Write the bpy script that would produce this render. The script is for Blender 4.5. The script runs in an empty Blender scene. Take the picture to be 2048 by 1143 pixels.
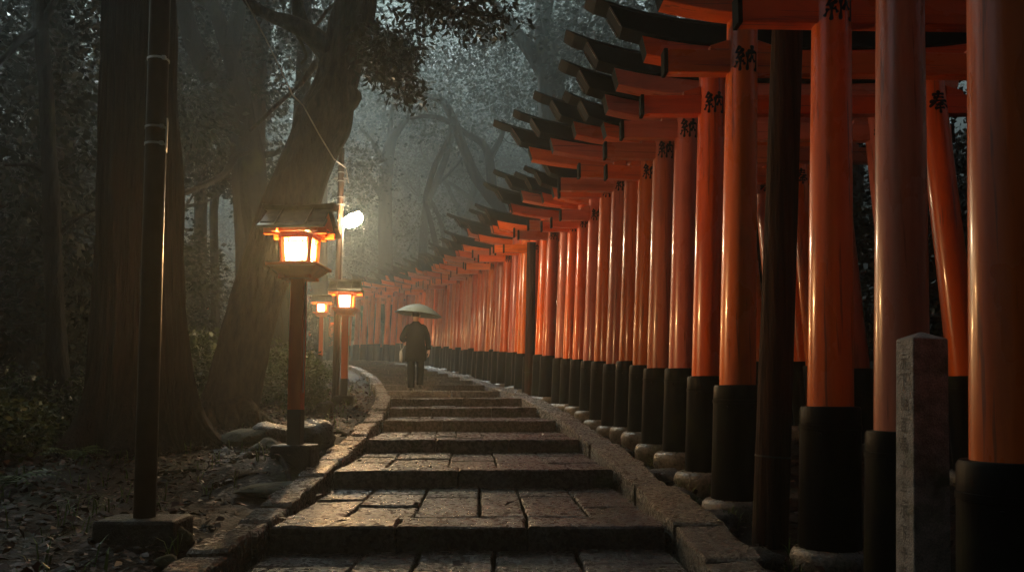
import bpy, bmesh, math, random
import numpy as np
from mathutils import Vector, Matrix, noise
R = math.radians
scene = bpy.context.scene
col = scene.collection
rng = random.Random(7)
nrg = np.random.default_rng(11)

# ------------------------------------------------------------------ camera
F = 2048 * 28 / 36
PITCH = R(5.0)
SHIFT = 74.0
cam_d = bpy.data.cameras.new('camera')
cam = bpy.data.objects.new('camera', cam_d)
col.objects.link(cam)
cam_d.lens = 28; cam_d.sensor_width = 36; cam_d.sensor_fit = 'HORIZONTAL'
cam_d.shift_y = SHIFT / 2048
cam_d.clip_start = 0.05; cam_d.clip_end = 1000
cam.rotation_euler = (R(90) + PITCH, 0, 0)
scene.camera = cam
CP, SP = math.cos(PITCH), math.sin(PITCH)

def at(u, v, Y):
    """world point at distance Y along the path that the photograph shows at pixel u, v"""
    x = (u - 1024) / F
    y = ((571.5 - v) + SHIFT) / F
    d = Vector((x, CP - y * SP, SP + y * CP))
    return d * (Y / d.y)

# ------------------------------------------------------------------ curves of the place
def hermite(tab):
    xs = [a for a, b in tab]; ys = [b for a, b in tab]
    n = len(xs)
    ms = []
    for i in range(n):
        i0, i1 = max(0, i - 1), min(n - 1, i + 1)
        ms.append((ys[i1] - ys[i0]) / (xs[i1] - xs[i0]))
    def f(x):
        if x <= xs[0]: return ys[0] + ms[0] * (x - xs[0])
        if x >= xs[-1]: return ys[-1] + ms[-1] * (x - xs[-1])
        for i in range(n - 1):
            if x <= xs[i + 1]:
                h = xs[i + 1] - xs[i]; t = (x - xs[i]) / h
                t2, t3 = t * t, t * t * t
                return ((2*t3-3*t2+1)*ys[i] + (t3-2*t2+t)*h*ms[i] + (-2*t3+3*t2)*ys[i+1] + (t3-t2)*h*ms[i+1])
    return f
CX = hermite([(-6, -.2), (0, -.22), (5, -.26), (7, -.33), (9, -.43), (11, -.57), (13, -.79), (15, -1.05), (17, -1.45), (19, -1.85),
              (21, -2.25), (25, -3.2), (30, -4.6), (35, -6.4), (40, -8.6), (46, -12.2), (52, -17)])
XL = hermite([(-4, 1.85), (0, 1.85), (2.85, 1.9), (5, 1.97), (6.3, 1.82), (8.5, 1.76), (10.1, 1.53), (12.7, 1.2), (16.8, .42), (20, -.22), (22.7, -.85),
              (25.3, -1.5), (30, -2.6), (34, -3.8), (37, -5.1), (39, -6.5), (41, -8.2), (42.5, -9.8), (44, -12), (45.5, -14.6)])
HW = 1.2
def sstep(a, b, x):
    t = min(1, max(0, (x - a) / (b - a)))
    return t * t * (3 - 2 * t)
def nose(Y):
    Yc = min(Y, 39)
    z = -1.143 + .07 * Yc
    if Y > 39: z += .03 * (min(Y, 55) - 39)
    return z
def gz(x, y):
    """terrain height"""
    n = nose(y)
    hill = 0
    if y > 58: hill = max(hill, 50 * sstep(58, 128, y))
    if y < -10: hill = max(hill, 36 * sstep(-10, -38, y))  # hill behind the viewer, added to block low sky light
    if abs(x) > 22: hill = max(hill, 46 * sstep(22, 100, abs(x)))  # side slopes raised to keep horizon light out of the near wood
    if y < -6: n = nose(-6)
    n += hill
    p = Vector((x, y, 0))
    nz = noise.noise(p * .9) * .035 + noise.noise(p * .25 + Vector((3, 1, 0))) * .12 * sstep(1.5, 6, abs(x - CX(min(max(y, -6), 50))))
    yy = min(max(y, -6), 50)
    d = x - CX(yy)
    if y > 50: return n + nz
    if d < 0:
        e = -d - HW
        off = -.30 if e < .12 else (-.07 if e > .34 else -.30 + .23 * (e - .12) / .22)
        if e > 3: off += .02 * (min(e, 30) - 3)
        off += .17 * math.exp(-((x + 2.1) ** 2 + (y - 6.95) ** 2) / .35)
        if .3 < e < 6 and y < 6: off += .06 * sstep(6, 4.8, y) * sstep(.3, .7, e)
    else:
        e = d - HW
        off = -.30 if e < .12 else (-.25 if e > .36 else -.30 + .05 * (e - .12) / .24)
        if x - XL(yy) > .3: off += .08 * sstep(.3, .8, x - XL(yy))
        g = x - XL(yy)
        if g > 3.4: off += .22 * (min(g, 14) - 3.4)
    return n + off + nz

# ------------------------------------------------------------------ materials
MATS = {}
def newmat(name):
    m = bpy.data.materials.new(name); m.use_nodes = True
    nt = m.node_tree
    b = nt.nodes['Principled BSDF']
    MATS[name] = m
    return m, nt, b
def nd(nt, kind, **kw):
    n = nt.nodes.new(kind)
    for k, v in kw.items():
        if k in n.inputs: n.inputs[k].default_value = v
        else: setattr(n, k, v)
    return n
def ramp(nt, fac, stops):
    r = nt.nodes.new('ShaderNodeValToRGB')
    e = r.color_ramp.elements
    e[0].position = stops[0][0]; e[0].color = (*stops[0][1], 1)
    e[1].position = stops[-1][0]; e[1].color = (*stops[-1][1], 1)
    for p, c in stops[1:-1]:
        x = e.new(p); x.color = (*c, 1)
    nt.links.new(fac, r.inputs[0])
    return r.outputs['Color']
def coords(nt, scale=(1, 1, 1), rand=True):
    tc = nt.nodes.new('ShaderNodeTexCoord')
    mp = nt.nodes.new('ShaderNodeMapping')
    mp.inputs['Scale'].default_value = scale
    nt.links.new(tc.outputs['Object'], mp.inputs['Vector'])
    if rand:
        oi = nt.nodes.new('ShaderNodeObjectInfo')
        mu = nd(nt, 'ShaderNodeMath', operation='MULTIPLY'); mu.inputs[1].default_value = 37.0
        nt.links.new(oi.outputs['Random'], mu.inputs[0])
        cb = nt.nodes.new('ShaderNodeCombineXYZ')
        nt.links.new(mu.outputs[0], cb.inputs[0]); nt.links.new(mu.outputs[0], cb.inputs[1])
        nt.links.new(cb.outputs[0], mp.inputs['Location'])
    return mp.outputs['Vector']
def noi(nt, vec, scale, detail=4, rough=.55):
    n = nt.nodes.new('ShaderNodeTexNoise')
    n.inputs['Scale'].default_value = scale; n.inputs['Detail'].default_value = detail; n.inputs['Roughness'].default_value = rough
    nt.links.new(vec, n.inputs['Vector'])
    return n.outputs['Fac']
def bump(nt, b, h, strength, dist=.02):
    bp = nt.nodes.new('ShaderNodeBump')
    bp.inputs['Strength'].default_value = strength; bp.inputs['Distance'].default_value = dist
    nt.links.new(h, bp.inputs['Height']); nt.links.new(bp.outputs[0], b.inputs['Normal'])
def mix(nt, a, b_, fac=None, mode='MIX', f=.5):
    m = nt.nodes.new('ShaderNodeMix'); m.data_type = 'RGBA'; m.blend_type = mode
    m.inputs[0].default_value = f
    if fac is not None: nt.links.new(fac, m.inputs[0])
    for s, k in ((a, 6), (b_, 7)):
        if isinstance(s, tuple): m.inputs[k].default_value = (*s, 1)
        else: nt.links.new(s, m.inputs[k])
    return m.outputs[2]
def mapr(nt, v, a, b_, c, d):
    m = nt.nodes.new('ShaderNodeMapRange')
    for i, x in enumerate((a, b_, c, d)): m.inputs[i + 1].default_value = x
    nt.links.new(v, m.inputs[0])
    return m.outputs[0]

def make_materials():
    # lacquered vermilion wood, tinted per gate; grain runs up the pillars and along the beams
    for nm_, k1, k2, k3 in (('vermilion_paint', (7, 7, .7), (2.2, 2.2, .9), (30, 30, 1.2)), ('vermilion_beam', (.7, 7, 9), (.9, 2.2, 2.2), (1.2, 30, 34))):
        m, nt, b = newmat(nm_)
        oi = nt.nodes.new('ShaderNodeObjectInfo')
        v = coords(nt, k1); v2 = coords(nt, k2); v3 = coords(nt, k3)
        streak = noi(nt, v, 1.0, 6, .6); patch = noi(nt, v2, 1.4, 4); fine = noi(nt, v3, 1.0, 3)
        c1 = mix(nt, oi.outputs['Color'], ramp(nt, streak, [(.33, (.64, .56, .56)), (.5, (1, 1, 1)), (.72, (1.0, 1.05, 1.15))]), mode='MULTIPLY', f=.75)
        c2 = mix(nt, c1, (.13, .045, .03), fac=mapr(nt, patch, .57, .74, 0, .42))
        c3 = mix(nt, c2, (.05, .02, .012), fac=mapr(nt, fine, .61, .68, 0, .55))
        nt.links.new(c3, b.inputs['Base Color'])
        nt.links.new(mapr(nt, patch, .3, .7, .20, .42), b.inputs['Roughness'])
        b.inputs['Coat Weight'].default_value = .35; b.inputs['Coat Roughness'].default_value = .10
        bump(nt, b, streak, .3, .012)
    # black beams
    m, nt, b = newmat('black_paint')
    v = coords(nt, (3, 3, 3)); n = noi(nt, v, 1.5, 5)
    nt.links.new(ramp(nt, n, [(.35, (.0025, .0032, .0032)), (.7, (.007, .009, .0085))]), b.inputs['Base Color'])
    b.inputs['Roughness'].default_value = .7; b.inputs['Specular IOR Level'].default_value = .02
    bump(nt, b, n, .2, .01)
    m, nt, b = newmat('cap_board')  # cap boards: black lightened towards teal to imitate a sky-lit sheen
    v = coords(nt, (3, 3, 3)); n = noi(nt, v, 1.5, 5)
    nt.links.new(ramp(nt, n, [(.35, (.006, .009, .009)), (.7, (.015, .021, .020))]), b.inputs['Base Color'])
    b.inputs['Roughness'].default_value = .6; b.inputs['Specular IOR Level'].default_value = .03
    # black sleeves at the pillar foot, algae low down
    m, nt, b = newmat('sleeve_black')
    v = coords(nt, (9, 9, .8)); n = noi(nt, v, 1.2, 5); v2 = coords(nt, (3, 3, 2)); n2 = noi(nt, v2, 1.5, 5)
    c = ramp(nt, n, [(.3, (.002, .002, .002)), (.7, (.007, .0065, .006))])
    c = mix(nt, c, (.014, .018, .005), fac=mapr(nt, n2, .5, .7, 0, .6))
    nt.links.new(c, b.inputs['Base Color'])
    nt.links.new(mapr(nt, n2, .3, .7, .3, .6), b.inputs['Roughness']); b.inputs['Specular IOR Level'].default_value = .05
    bump(nt, b, n, .35, .01)
    m, nt, b = newmat('brown_wood')
    v = coords(nt, (20, 20, 3)); n = noi(nt, v, 1, 5)
    nt.links.new(ramp(nt, n, [(.3, (.05, .030, .020)), (.7, (.14, .085, .055))]), b.inputs['Base Color']); b.inputs['Roughness'].default_value = .6
    m, nt, b = newmat('ink'); b.inputs['Base Color'].default_value = (.003, .003, .003, 1); b.inputs['Roughness'].default_value = .7; b.inputs['Specular IOR Level'].default_value = .15
    # stones
    def stone(name, lo, hi, sc, rough=(.25, .6), bst=.5, mossf=.0, bd=.02):
        m, nt, b = newmat(name)
        v = coords(nt, (1, 1, 1)); n = noi(nt, v, sc, 8, .65); n2 = noi(nt, v, sc * 9, 3, .6); n3 = noi(nt, v, sc * .35, 3)
        c = ramp(nt, n, [(.3, lo), (.7, hi)])
        c = mix(nt, c, ramp(nt, n2, [(.35, (.45, .45, .45)), (.65, (1.25, 1.2, 1.15))]), mode='MULTIPLY', f=.7)
        gi = nt.nodes.new('ShaderNodeNewGeometry')
        c = mix(nt, c, ramp(nt, gi.outputs['Random Per Island'], [(0, (.62, .62, .66)), (.5, (1, 1, 1)), (1, (1.35, 1.3, 1.2))]), mode='MULTIPLY', f=1.0)
        if mossf: c = mix(nt, c, (.035, .045, .010), fac=mapr(nt, n3, .62 - mossf * .2, .72, 0, .85))
        nt.links.new(c, b.inputs['Base Color'])
        n4 = noi(nt, v, sc * 4, 5, .7)
        nt.links.new(mapr(nt, n4, .38, .62, rough[0], rough[1]), b.inputs['Roughness'])
        ad = nd(nt, 'ShaderNodeMath', operation='MULTIPLY_ADD'); ad.inputs[1].default_value = .30
        nt.links.new(n2, ad.inputs[0]); nt.links.new(n, ad.inputs[2])
        ad2 = nd(nt, 'ShaderNodeMath', operation='MULTIPLY_ADD'); ad2.inputs[1].default_value = .28
        nt.links.new(n4, ad2.inputs[0]); nt.links.new(ad.outputs[0], ad2.inputs[2]); ad = ad2
        b.inputs['Specular IOR Level'].default_value = .35
        bump(nt, b, ad.outputs[0], bst, bd)
    stone('path_stone', (.018, .0155, .013), (.070, .058, .048), 6, (.10, .44), .8, .25, .035)
    stone('kerb_stone', (.06, .048, .034), (.17, .14, .10), 8, (.10, .42), 1.0, .35, .05)
    stone('foot_stone', (.045, .04, .032), (.135, .12, .095), 6, (.2, .5), .6, .35)
    stone('rock', (.010, .009, .008), (.042, .037, .031), 5, (.25, .6), 1.0, .5, .04)
    stone('concrete', (.012, .011, .009), (.040, .036, .029), 9, (.4, .7), .8, .7, .03)
    stone('marker_stone', (.14, .125, .105), (.40, .35, .29), 16, (.5, .75), .8, .25)
    # soil
    m, nt, b = newmat('soil')
    v = coords(nt, (1, 1, 1), rand=False); n = noi(nt, v, 4, 8, .7); n2 = noi(nt, v, .9, 4); n3 = noi(nt, v, 30, 3)
    c = ramp(nt, n, [(.3, (.005, .003, .002)), (.7, (.024, .014, .009))])
    c = mix(nt, c, (.018, .024, .006), fac=mapr(nt, n2, .52, .62, 0, .8))
    nt.links.new(c, b.inputs['Base Color'])
    nt.links.new(mapr(nt, n, .3, .7, .5, .85), b.inputs['Roughness']); b.inputs['Specular IOR Level'].default_value = .12
    ad = nd(nt, 'ShaderNodeMath', operation='MULTIPLY_ADD'); ad.inputs[1].default_value = .5
    nt.links.new(n3, ad.inputs[0]); nt.links.new(n, ad.inputs[2]); bump(nt, b, ad.outputs[0], 1, .05)
    # bark
    def bark(name, lo, hi, sc, moss=.0, bst=1.0):
        m, nt, b = newmat(name)
        v = coords(nt, sc); n = noi(nt, v, 1, 7, .65); v2 = coords(nt, (1.2, 1.2, .6)); n2 = noi(nt, v2, 1.2, 5)
        c = ramp(nt, n, [(.32, lo), (.68, hi)])
        if moss: c = mix(nt, c, (.035, .042, .014), fac=mapr(nt, n2, .62 - moss * .2, .7, 0, .8))
        nt.links.new(c, b.inputs['Base Color']); b.inputs['Roughness'].default_value = .8; b.inputs['Specular IOR Level'].default_value = .08
        bump(nt, b, n, bst, .13)
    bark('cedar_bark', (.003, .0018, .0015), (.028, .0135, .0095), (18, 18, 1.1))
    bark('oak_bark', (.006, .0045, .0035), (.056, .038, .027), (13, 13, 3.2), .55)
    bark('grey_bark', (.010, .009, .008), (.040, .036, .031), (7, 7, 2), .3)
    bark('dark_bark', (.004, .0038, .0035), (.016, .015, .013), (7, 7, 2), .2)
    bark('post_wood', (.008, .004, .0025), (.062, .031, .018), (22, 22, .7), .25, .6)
    # leaves
    def leaf(name, a, b2, rough=.48):
        m, nt, b = newmat(name)
        g = nt.nodes.new('ShaderNodeNewGeometry')
        nt.links.new(ramp(nt, g.outputs['Random Per Island'], [(0, a), (1, b2)]), b.inputs['Base Color'])
        b.inputs['Roughness'].default_value = rough; b.inputs['Specular IOR Level'].default_value = .12
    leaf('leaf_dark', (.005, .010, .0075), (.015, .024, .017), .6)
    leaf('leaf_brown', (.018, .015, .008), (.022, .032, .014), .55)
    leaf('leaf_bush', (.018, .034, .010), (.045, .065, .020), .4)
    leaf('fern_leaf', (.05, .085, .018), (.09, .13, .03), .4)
    m, nt, b = newmat('dead_leaf')
    g = nt.nodes.new('ShaderNodeNewGeometry')
    nt.links.new(ramp(nt, g.outputs['Random Per Island'], [(0, (.012, .005, .003)), (.5, (.042, .015, .008)), (.88, (.075, .034, .018)), (1, (.12, .075, .045))]), b.inputs['Base Color'])
    b.inputs['Roughness'].default_value = .6; b.inputs['Specular IOR Level'].default_value = .25
    m, nt, b = newmat('moss')
    v = coords(nt); n = noi(nt, v, 14, 5)
    nt.links.new(ramp(nt, n, [(.3, (.014, .015, .004)), (.7, (.050, .048, .012))]), b.inputs['Base Color']); b.inputs['Roughness'].default_value = .9
    bump(nt, b, n, 1, .03)
    # lantern
    m, nt, b = newmat('lantern_paint')
    v = coords(nt, (12, 12, 2)); n = noi(nt, v, 1, 5)
    nt.links.new(ramp(nt, n, [(.3, (.56, .085, .010)), (.7, (.74, .13, .014))]), b.inputs['Base Color']); b.inputs['Roughness'].default_value = .4
    m, nt, b = newmat('lantern_black'); b.inputs['Base Color'].default_value = (.012, .011, .010, 1); b.inputs['Roughness'].default_value = .5
    m, nt, b = newmat('lantern_roof')
    v = coords(nt, (6, 6, 6)); n = noi(nt, v, 1.5, 5)
    nt.links.new(ramp(nt, n, [(.3, (.05, .055, .05)), (.7, (.14, .15, .135))]), b.inputs['Base Color']); b.inputs['Roughness'].default_value = .4; b.inputs['Metallic'].default_value = .5
    m, nt, b = newmat('paper_glow')
    b.inputs['Base Color'].default_value = (.8, .7, .55, 1)
    b.inputs['Emission Color'].default_value = (1, .70, .36, 1); b.inputs['Emission Strength'].default_value = PANE
    tr = nt.nodes.new('ShaderNodeBsdfTransparent'); mx = nt.nodes.new('ShaderNodeMixShader'); mx.inputs[0].default_value = .5
    nt.links.new(tr.outputs[0], mx.inputs[1]); nt.links.new(b.outputs[0], mx.inputs[2]); nt.links.new(mx.outputs[0], nt.nodes['Material Output'].inputs['Surface'])
    m, nt, b = newmat('lamp_glow')
    b.inputs['Base Color'].default_value = (.8, .8, .8, 1)
    b.inputs['Emission Color'].default_value = (1, .74, .44, 1); b.inputs['Emission Strength'].default_value = STREET
    def plain(name, c, rough, metal=0):
        m, nt, b = newmat(name)
        v = coords(nt, (1, 1, 1)); n = noi(nt, v, 8, 5)
        nt.links.new(ramp(nt, n, [(.3, tuple(x * .75 for x in c)), (.7, tuple(min(1, x * 1.2) for x in c))]), b.inputs['Base Color'])
        b.inputs['Roughness'].default_value = rough; b.inputs['Metallic'].default_value = metal
        if name.startswith(('cloth', 'pole')): b.inputs['Specular IOR Level'].default_value = .05
    plain('metal_grey', (.20, .20, .19), .45, .6)
    plain('steel', (.45, .42, .38), .3, .9)
    plain('pole_brown', (.035, .020, .015), .38)
    plain('plate_white', (.62, .62, .58), .5)
    plain('wire', (.30, .26, .20), .4, .3)
    plain('cloth_coat', (.0045, .005, .0055), .9)
    plain('cloth_trouser', (.004, .004, .0045), .9)
    plain('leather', (.012, .011, .010), .4)
    plain('skin', (.42, .26, .19), .55)
    plain('hair', (.010, .009, .008), .5)
    plain('umbrella_cloth', (.085, .112, .105), .6)
    plain('bag_plastic', (.25, .26, .25), .35)
    plain('rib_metal', (.3, .3, .3), .35, .8)
PANE = 9.0
BULB = 660.0
STREET = 420.0
make_materials()

# ------------------------------------------------------------------ mesh helpers
class MB:
    def __init__(s): s.v = []; s.f = []; s.m = []
    def add(s, vs, fs, mi=0):
        o = len(s.v); s.v.extend([tuple(p) for p in vs]); s.f.extend([tuple(i + o for i in f) for f in fs]); s.m.extend([mi] * len(fs))
    def box(s, c, d, mi=0, rot=None, taper=1.0):
        hx, hy, hz = d[0] / 2, d[1] / 2, d[2] / 2
        vs = []
        for z, t in ((-hz, 1.0), (hz, taper)):
            for x, y in ((-hx, -hy), (hx, -hy), (hx, hy), (-hx, hy)):
                p = Vector((x * t, y * t, z))
                if rot is not None: p = rot @ p
                vs.append(p + Vector(c))
        s.add(vs, [(3, 2, 1, 0), (4, 5, 6, 7), (0, 1, 5, 4), (1, 2, 6, 5), (2, 3, 7, 6), (3, 0, 4, 7)], mi)
    def tube(s, pts, rad, seg=8, mi=0, cap=True, nf=None):
        pts = [Vector(p) for p in pts]
        if not isinstance(rad, (list, tuple)): rad = [rad] * len(pts)
        n = len(pts); vs = []; fs = []
        t0 = (pts[1] - pts[0]).normalized()
        up = Vector((0, 0, 1)) if abs(t0.z) < .9 else Vector((1, 0, 0))
        a = t0.cross(up).normalized()
        for i in range(n):
            t = (pts[min(i + 1, n - 1)] - pts[max(i - 1, 0)])
            t = t.normalized() if t.length > 1e-9 else t0
            a = (a - t * a.dot(t)); a = a.normalized() if a.length > 1e-6 else t.orthogonal().normalized()
            b = t.cross(a)
            for k in range(seg):
                th = 2 * math.pi * k / seg
                r = rad[i]
                d = a * math.cos(th) + b * math.sin(th)
                if nf: r *= nf(pts[i], d, i / (n - 1))
                vs.append(pts[i] + d * r)
        for i in range(n - 1):
            for k in range(seg):
                k2 = (k + 1) % seg
                fs.append((i * seg + k, i * seg + k2, (i + 1) * seg + k2, (i + 1) * seg + k))
        if cap:
            fs.append(tuple(reversed(range(seg)))); fs.append(tuple(range((n - 1) * seg, n * seg)))
        s.add(vs, fs, mi)
    def lathe(s, prof, seg=20, mi=0, c=(0, 0, 0), sx=1, sy=1, axis_x=0.0):
        vs = []; fs = []; n = len(prof)
        for r, z in prof:
            for k in range(seg):
                th = 2 * math.pi * k / seg
                vs.append((c[0] + axis_x * z + r * math.cos(th) * sx, c[1] + r * math.sin(th) * sy, c[2] + z))
        for i in range(n - 1):
            for k in range(seg):
                k2 = (k + 1) % seg
                fs.append((i * seg + k, i * seg + k2, (i + 1) * seg + k2, (i + 1) * seg + k))
        fs.append(tuple(reversed(range(seg)))); fs.append(tuple(range((n - 1) * seg, n * seg)))
        s.add(vs, fs, mi)
    def slab(s, poly, z0, z1, ch=.014, mi=0, jit=0.0, zf=None):
        """chamfered stone slab over an outline; zf(x,y) adds to the top"""
        n = len(poly)
        cx = sum(p[0] for p in poly) / n; cy = sum(p[1] for p in poly) / n
        zf = zf or (lambda x, y: 0)
        vs = []
        for (x, y) in poly: vs.append((x, y, z0))
        for (x, y) in poly: vs.append((x, y, z1 - ch * 1.1 + zf(x, y)))
        ins = []
        for (x, y) in poly:
            dx, dy = cx - x, cy - y; L = math.hypot(dx, dy) or 1
            ins.append((x + dx / L * ch * 1.3, y + dy / L * ch * 1.3))
        for (x, y) in ins: vs.append((x, y, z1 + zf(x, y) + (rng.uniform(-jit, jit) if jit else 0)))
        vs.append((cx, cy, z1 + zf(cx, cy) + (rng.uniform(-jit, jit) if jit else 0)))
        fs = []
        for i in range(n):
            j = (i + 1) % n
            fs.append((i, j, n + j, n + i)); fs.append((n + i, n + j, 2 * n + j, 2 * n + i)); fs.append((2 * n + i, 2 * n + j, 3 * n))
        s.add(vs, fs, mi)
    def mesh(s, name, mats, smooth=False):
        me = bpy.data.meshes.new(name); me.from_pydata(s.v, [], s.f)
        for m in mats if isinstance(mats, (list, tuple)) else [mats]: me.materials.append(MATS[m])
        if any(s.m): me.polygons.foreach_set('material_index', s.m)
        if smooth: me.shade_smooth() if hasattr(me, 'shade_smooth') else me.polygons.foreach_set('use_smooth', [True] * len(me.polygons))
        me.update()
        return me
def bevel(me, w, seg=2, ang=30):
    bm = bmesh.new(); bm.from_mesh(me)
    es = [e for e in bm.edges if e.is_manifold and e.calc_face_angle(0) > R(ang)]
    bmesh.ops.bevel(bm, geom=es, offset=w, segments=seg, profile=.5, affect='EDGES', clamp_overlap=True)
    bm.to_mesh(me); bm.free(); return me
def auto_smooth(me, ang=35):
    me.shade_smooth()
    try: me.set_sharp_from_angle(angle=R(ang))
    except Exception: pass
    return me
def put(name, me, parent=None, loc=None, rot=None, color=None):
    o = bpy.data.objects.new(name, me); col.objects.link(o)
    if parent: o.parent = parent
    if loc is not None: o.location = loc
    if rot is not None: o.rotation_euler = rot
    if color: o.color = (*color, 1)
    return o
def thing(name, label, cat, loc=(0, 0, 0), rz=0, group=None, me=None):
    o = bpy.data.objects.new(name, me); col.objects.link(o)
    o.location = loc; o.rotation_euler = (0, 0, rz)
    o['label'] = label; o['category'] = cat
    if group: o['group'] = group
    return o
def struct(name, me, kind='structure'):
    o = put(name, me); o['kind'] = kind; return o

# ------------------------------------------------------------------ world, sun, haze
w = bpy.data.worlds.new('World'); scene.world = w; w.use_nodes = True
wt = w.node_tree; bg = wt.nodes['Background']
sky = wt.nodes.new('ShaderNodeTexSky'); sky.sky_type = 'NISHITA'; sky.sun_disc = False
SUN_EL, SUN_ROT = R(42), R(-32)
sky.sun_elevation = SUN_EL; sky.sun_rotation = SUN_ROT
hs = wt.nodes.new('ShaderNodeHueSaturation'); hs.inputs['Saturation'].default_value = .6
wt.links.new(sky.outputs[0], hs.inputs['Color']); wt.links.new(hs.outputs[0], bg.inputs['Color'])
bg.inputs['Strength'].default_value = .06
sl = bpy.data.lights.new('sun', 'SUN'); sl.energy = 5.0; sl.angle = R(14); sl.color = (.86, 1, .98)
so = bpy.data.objects.new('sun', sl); col.objects.link(so)
sdir = Vector((math.sin(SUN_ROT) * math.cos(SUN_EL), math.cos(SUN_ROT) * math.cos(SUN_EL), math.sin(SUN_EL)))
so.rotation_euler = sdir.to_track_quat('Z', 'Y').to_euler()

hm = bpy.data.materials.new('haze_air'); hm.use_nodes = True
ht = hm.node_tree; ht.nodes.remove(ht.nodes['Principled BSDF'])
pv = ht.nodes.new('ShaderNodeVolumePrincipled')
pv.inputs['Color'].default_value = (.80, .92, .90, 1); pv.inputs['Density'].default_value = .0040
pv.inputs['Anisotropy'].default_value = .72; pv.inputs['Density Attribute'].default_value = ''
ht.links.new(pv.outputs[0], ht.nodes['Material Output'].inputs['Volume'])
MATS['haze_air'] = hm
hb = MB(); hb.box((0, 50, 29), (250, 190, 66))
struct('haze', hb.mesh('haze', 'haze_air'), 'stuff')

# ------------------------------------------------------------------ terrain
def build_ground():
    def axis(lo, hi, c0, c1, fine, coarse):
        out = []; x = lo
        while x < hi:
            out.append(x)
            d = 0 if c0 <= x <= c1 else min(abs(x - c0), abs(x - c1))
            x += fine + (coarse - fine) * min(1, d / 40)
        out.append(hi); return out
    xs = axis(-115, 115, -9, 6, .14, 4); ys = axis(-38, 135, 0, 22, .2, 3)
    vs = [(x, y, gz(x, y)) for y in ys for x in xs]
    nx = len(xs)
    fs = [(j * nx + i, j * nx + i + 1, (j + 1) * nx + i + 1, (j + 1) * nx + i) for j in range(len(ys) - 1) for i in range(nx - 1)]
    me = bpy.data.meshes.new('ground'); me.from_pydata(vs, [], fs); me.materials.append(MATS['soil']); me.shade_smooth()
    struct('ground', me)
build_ground()

# ------------------------------------------------------------------ path of stone steps
NOSES = [-3, -1, 1, 3, 4.9, 6.9, 9.0, 11.06, 12.95, 14.75, 16.95]
while NOSES[-1] < 48: NOSES.append(NOSES[-1] + 2.0 + rng.uniform(-.06, .1))
def step_z(i): return (-.94 + .14 * (i - 3)) if NOSES[i] < 39 else nose(NOSES[i])
def path_pt(Y, s, ext=0):
    """s across the path from -1 to 1"""
    dx = (CX(Y + .2) - CX(Y - .2)) / .4
    n = math.hypot(1, dx * .7)
    return (CX(Y) + s * (HW + ext) / n, Y - s * (HW + ext) * dx * .7 / n)
def edge_run(a, b, step):
    n = max(1, int(round(math.dist(a, b) / step)))
    return [(a[0] + (b[0] - a[0]) * k / n, a[1] + (b[1] - a[1]) * k / n) for k in range(n)]
def quad_poly(c, step=.16, jit=.006):
    out = []
    for k in range(4): out += edge_run(c[k], c[(k + 1) % 4], step)
    return [(x + rng.uniform(-jit, jit), y + rng.uniform(-jit, jit)) for x, y in out]
for i in range(len(NOSES) - 1):
    Y0, Y1 = NOSES[i], NOSES[i + 1]
    z = step_z(i); mb = MB()
    near = Y0 < 20
    st = .12 if near else .4
    L = Y1 - Y0
    def cell(s0, s1, t0, t1, g=.009, f0=0.0):
        ya, yb = Y0 + L * t0 + g - f0, Y0 + L * t1 - g
        p = [path_pt(ya, s0), path_pt(ya, s1), path_pt(yb, s1), path_pt(yb, s0)]
        gs = g / HW
        p = [path_pt(ya, s0 + gs), path_pt(ya, s1 - gs), path_pt(yb, s1 - gs), path_pt(yb, s0 + gs)]
        return p
    def zf(x, y):
        return (noise.noise(Vector((x * 1.3, y * 1.3, i))) * .008 + noise.noise(Vector((x * 5, y * 5, i))) * .004) if near else 0
    # nosing stones
    k = rng.choice([2, 3, 3]); cuts = [-1] + sorted(-1 + 2 * (j + rng.uniform(-.18, .18)) / k for j in range(1, k)) + [1]
    tn = (.36 + rng.uniform(-.04, .04)) / L
    for a, b in zip(cuts, cuts[1:]):
        mb.slab(quad_poly(cell(a, b, 0, tn, .007, rng.uniform(0, .02)), st, .012 if near else .004), z - .30, z + rng.uniform(-.008, .006), .012, 0, .003 if near else 0, zf)
    # paving behind
    ca = rng.choice([5, 6, 6, 7]); cuts = [-1] + sorted(-1 + 2 * (j + rng.uniform(-.22, .22)) / ca for j in range(1, ca)) + [1]
    for a, b in zip(cuts, cuts[1:]):
        rows = rng.choice([2, 3, 3, 4]) if near else 1
        tt = [tn] + sorted(tn + (1.02 - tn) * (j + rng.uniform(-.2, .2)) / rows for j in range(1, rows)) + [1.04]
        for t0, t1 in zip(tt, tt[1:]):
            mb.slab(quad_poly(cell(a, b, t0, t1, .010), st, .006), z - .28, z - .004 + rng.uniform(-.016, .006), .009, 0, .003 if near else 0, zf)
    me = mb.mesh('path', 'path_stone'); auto_smooth(me, 28)
    struct('path', me)
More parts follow.
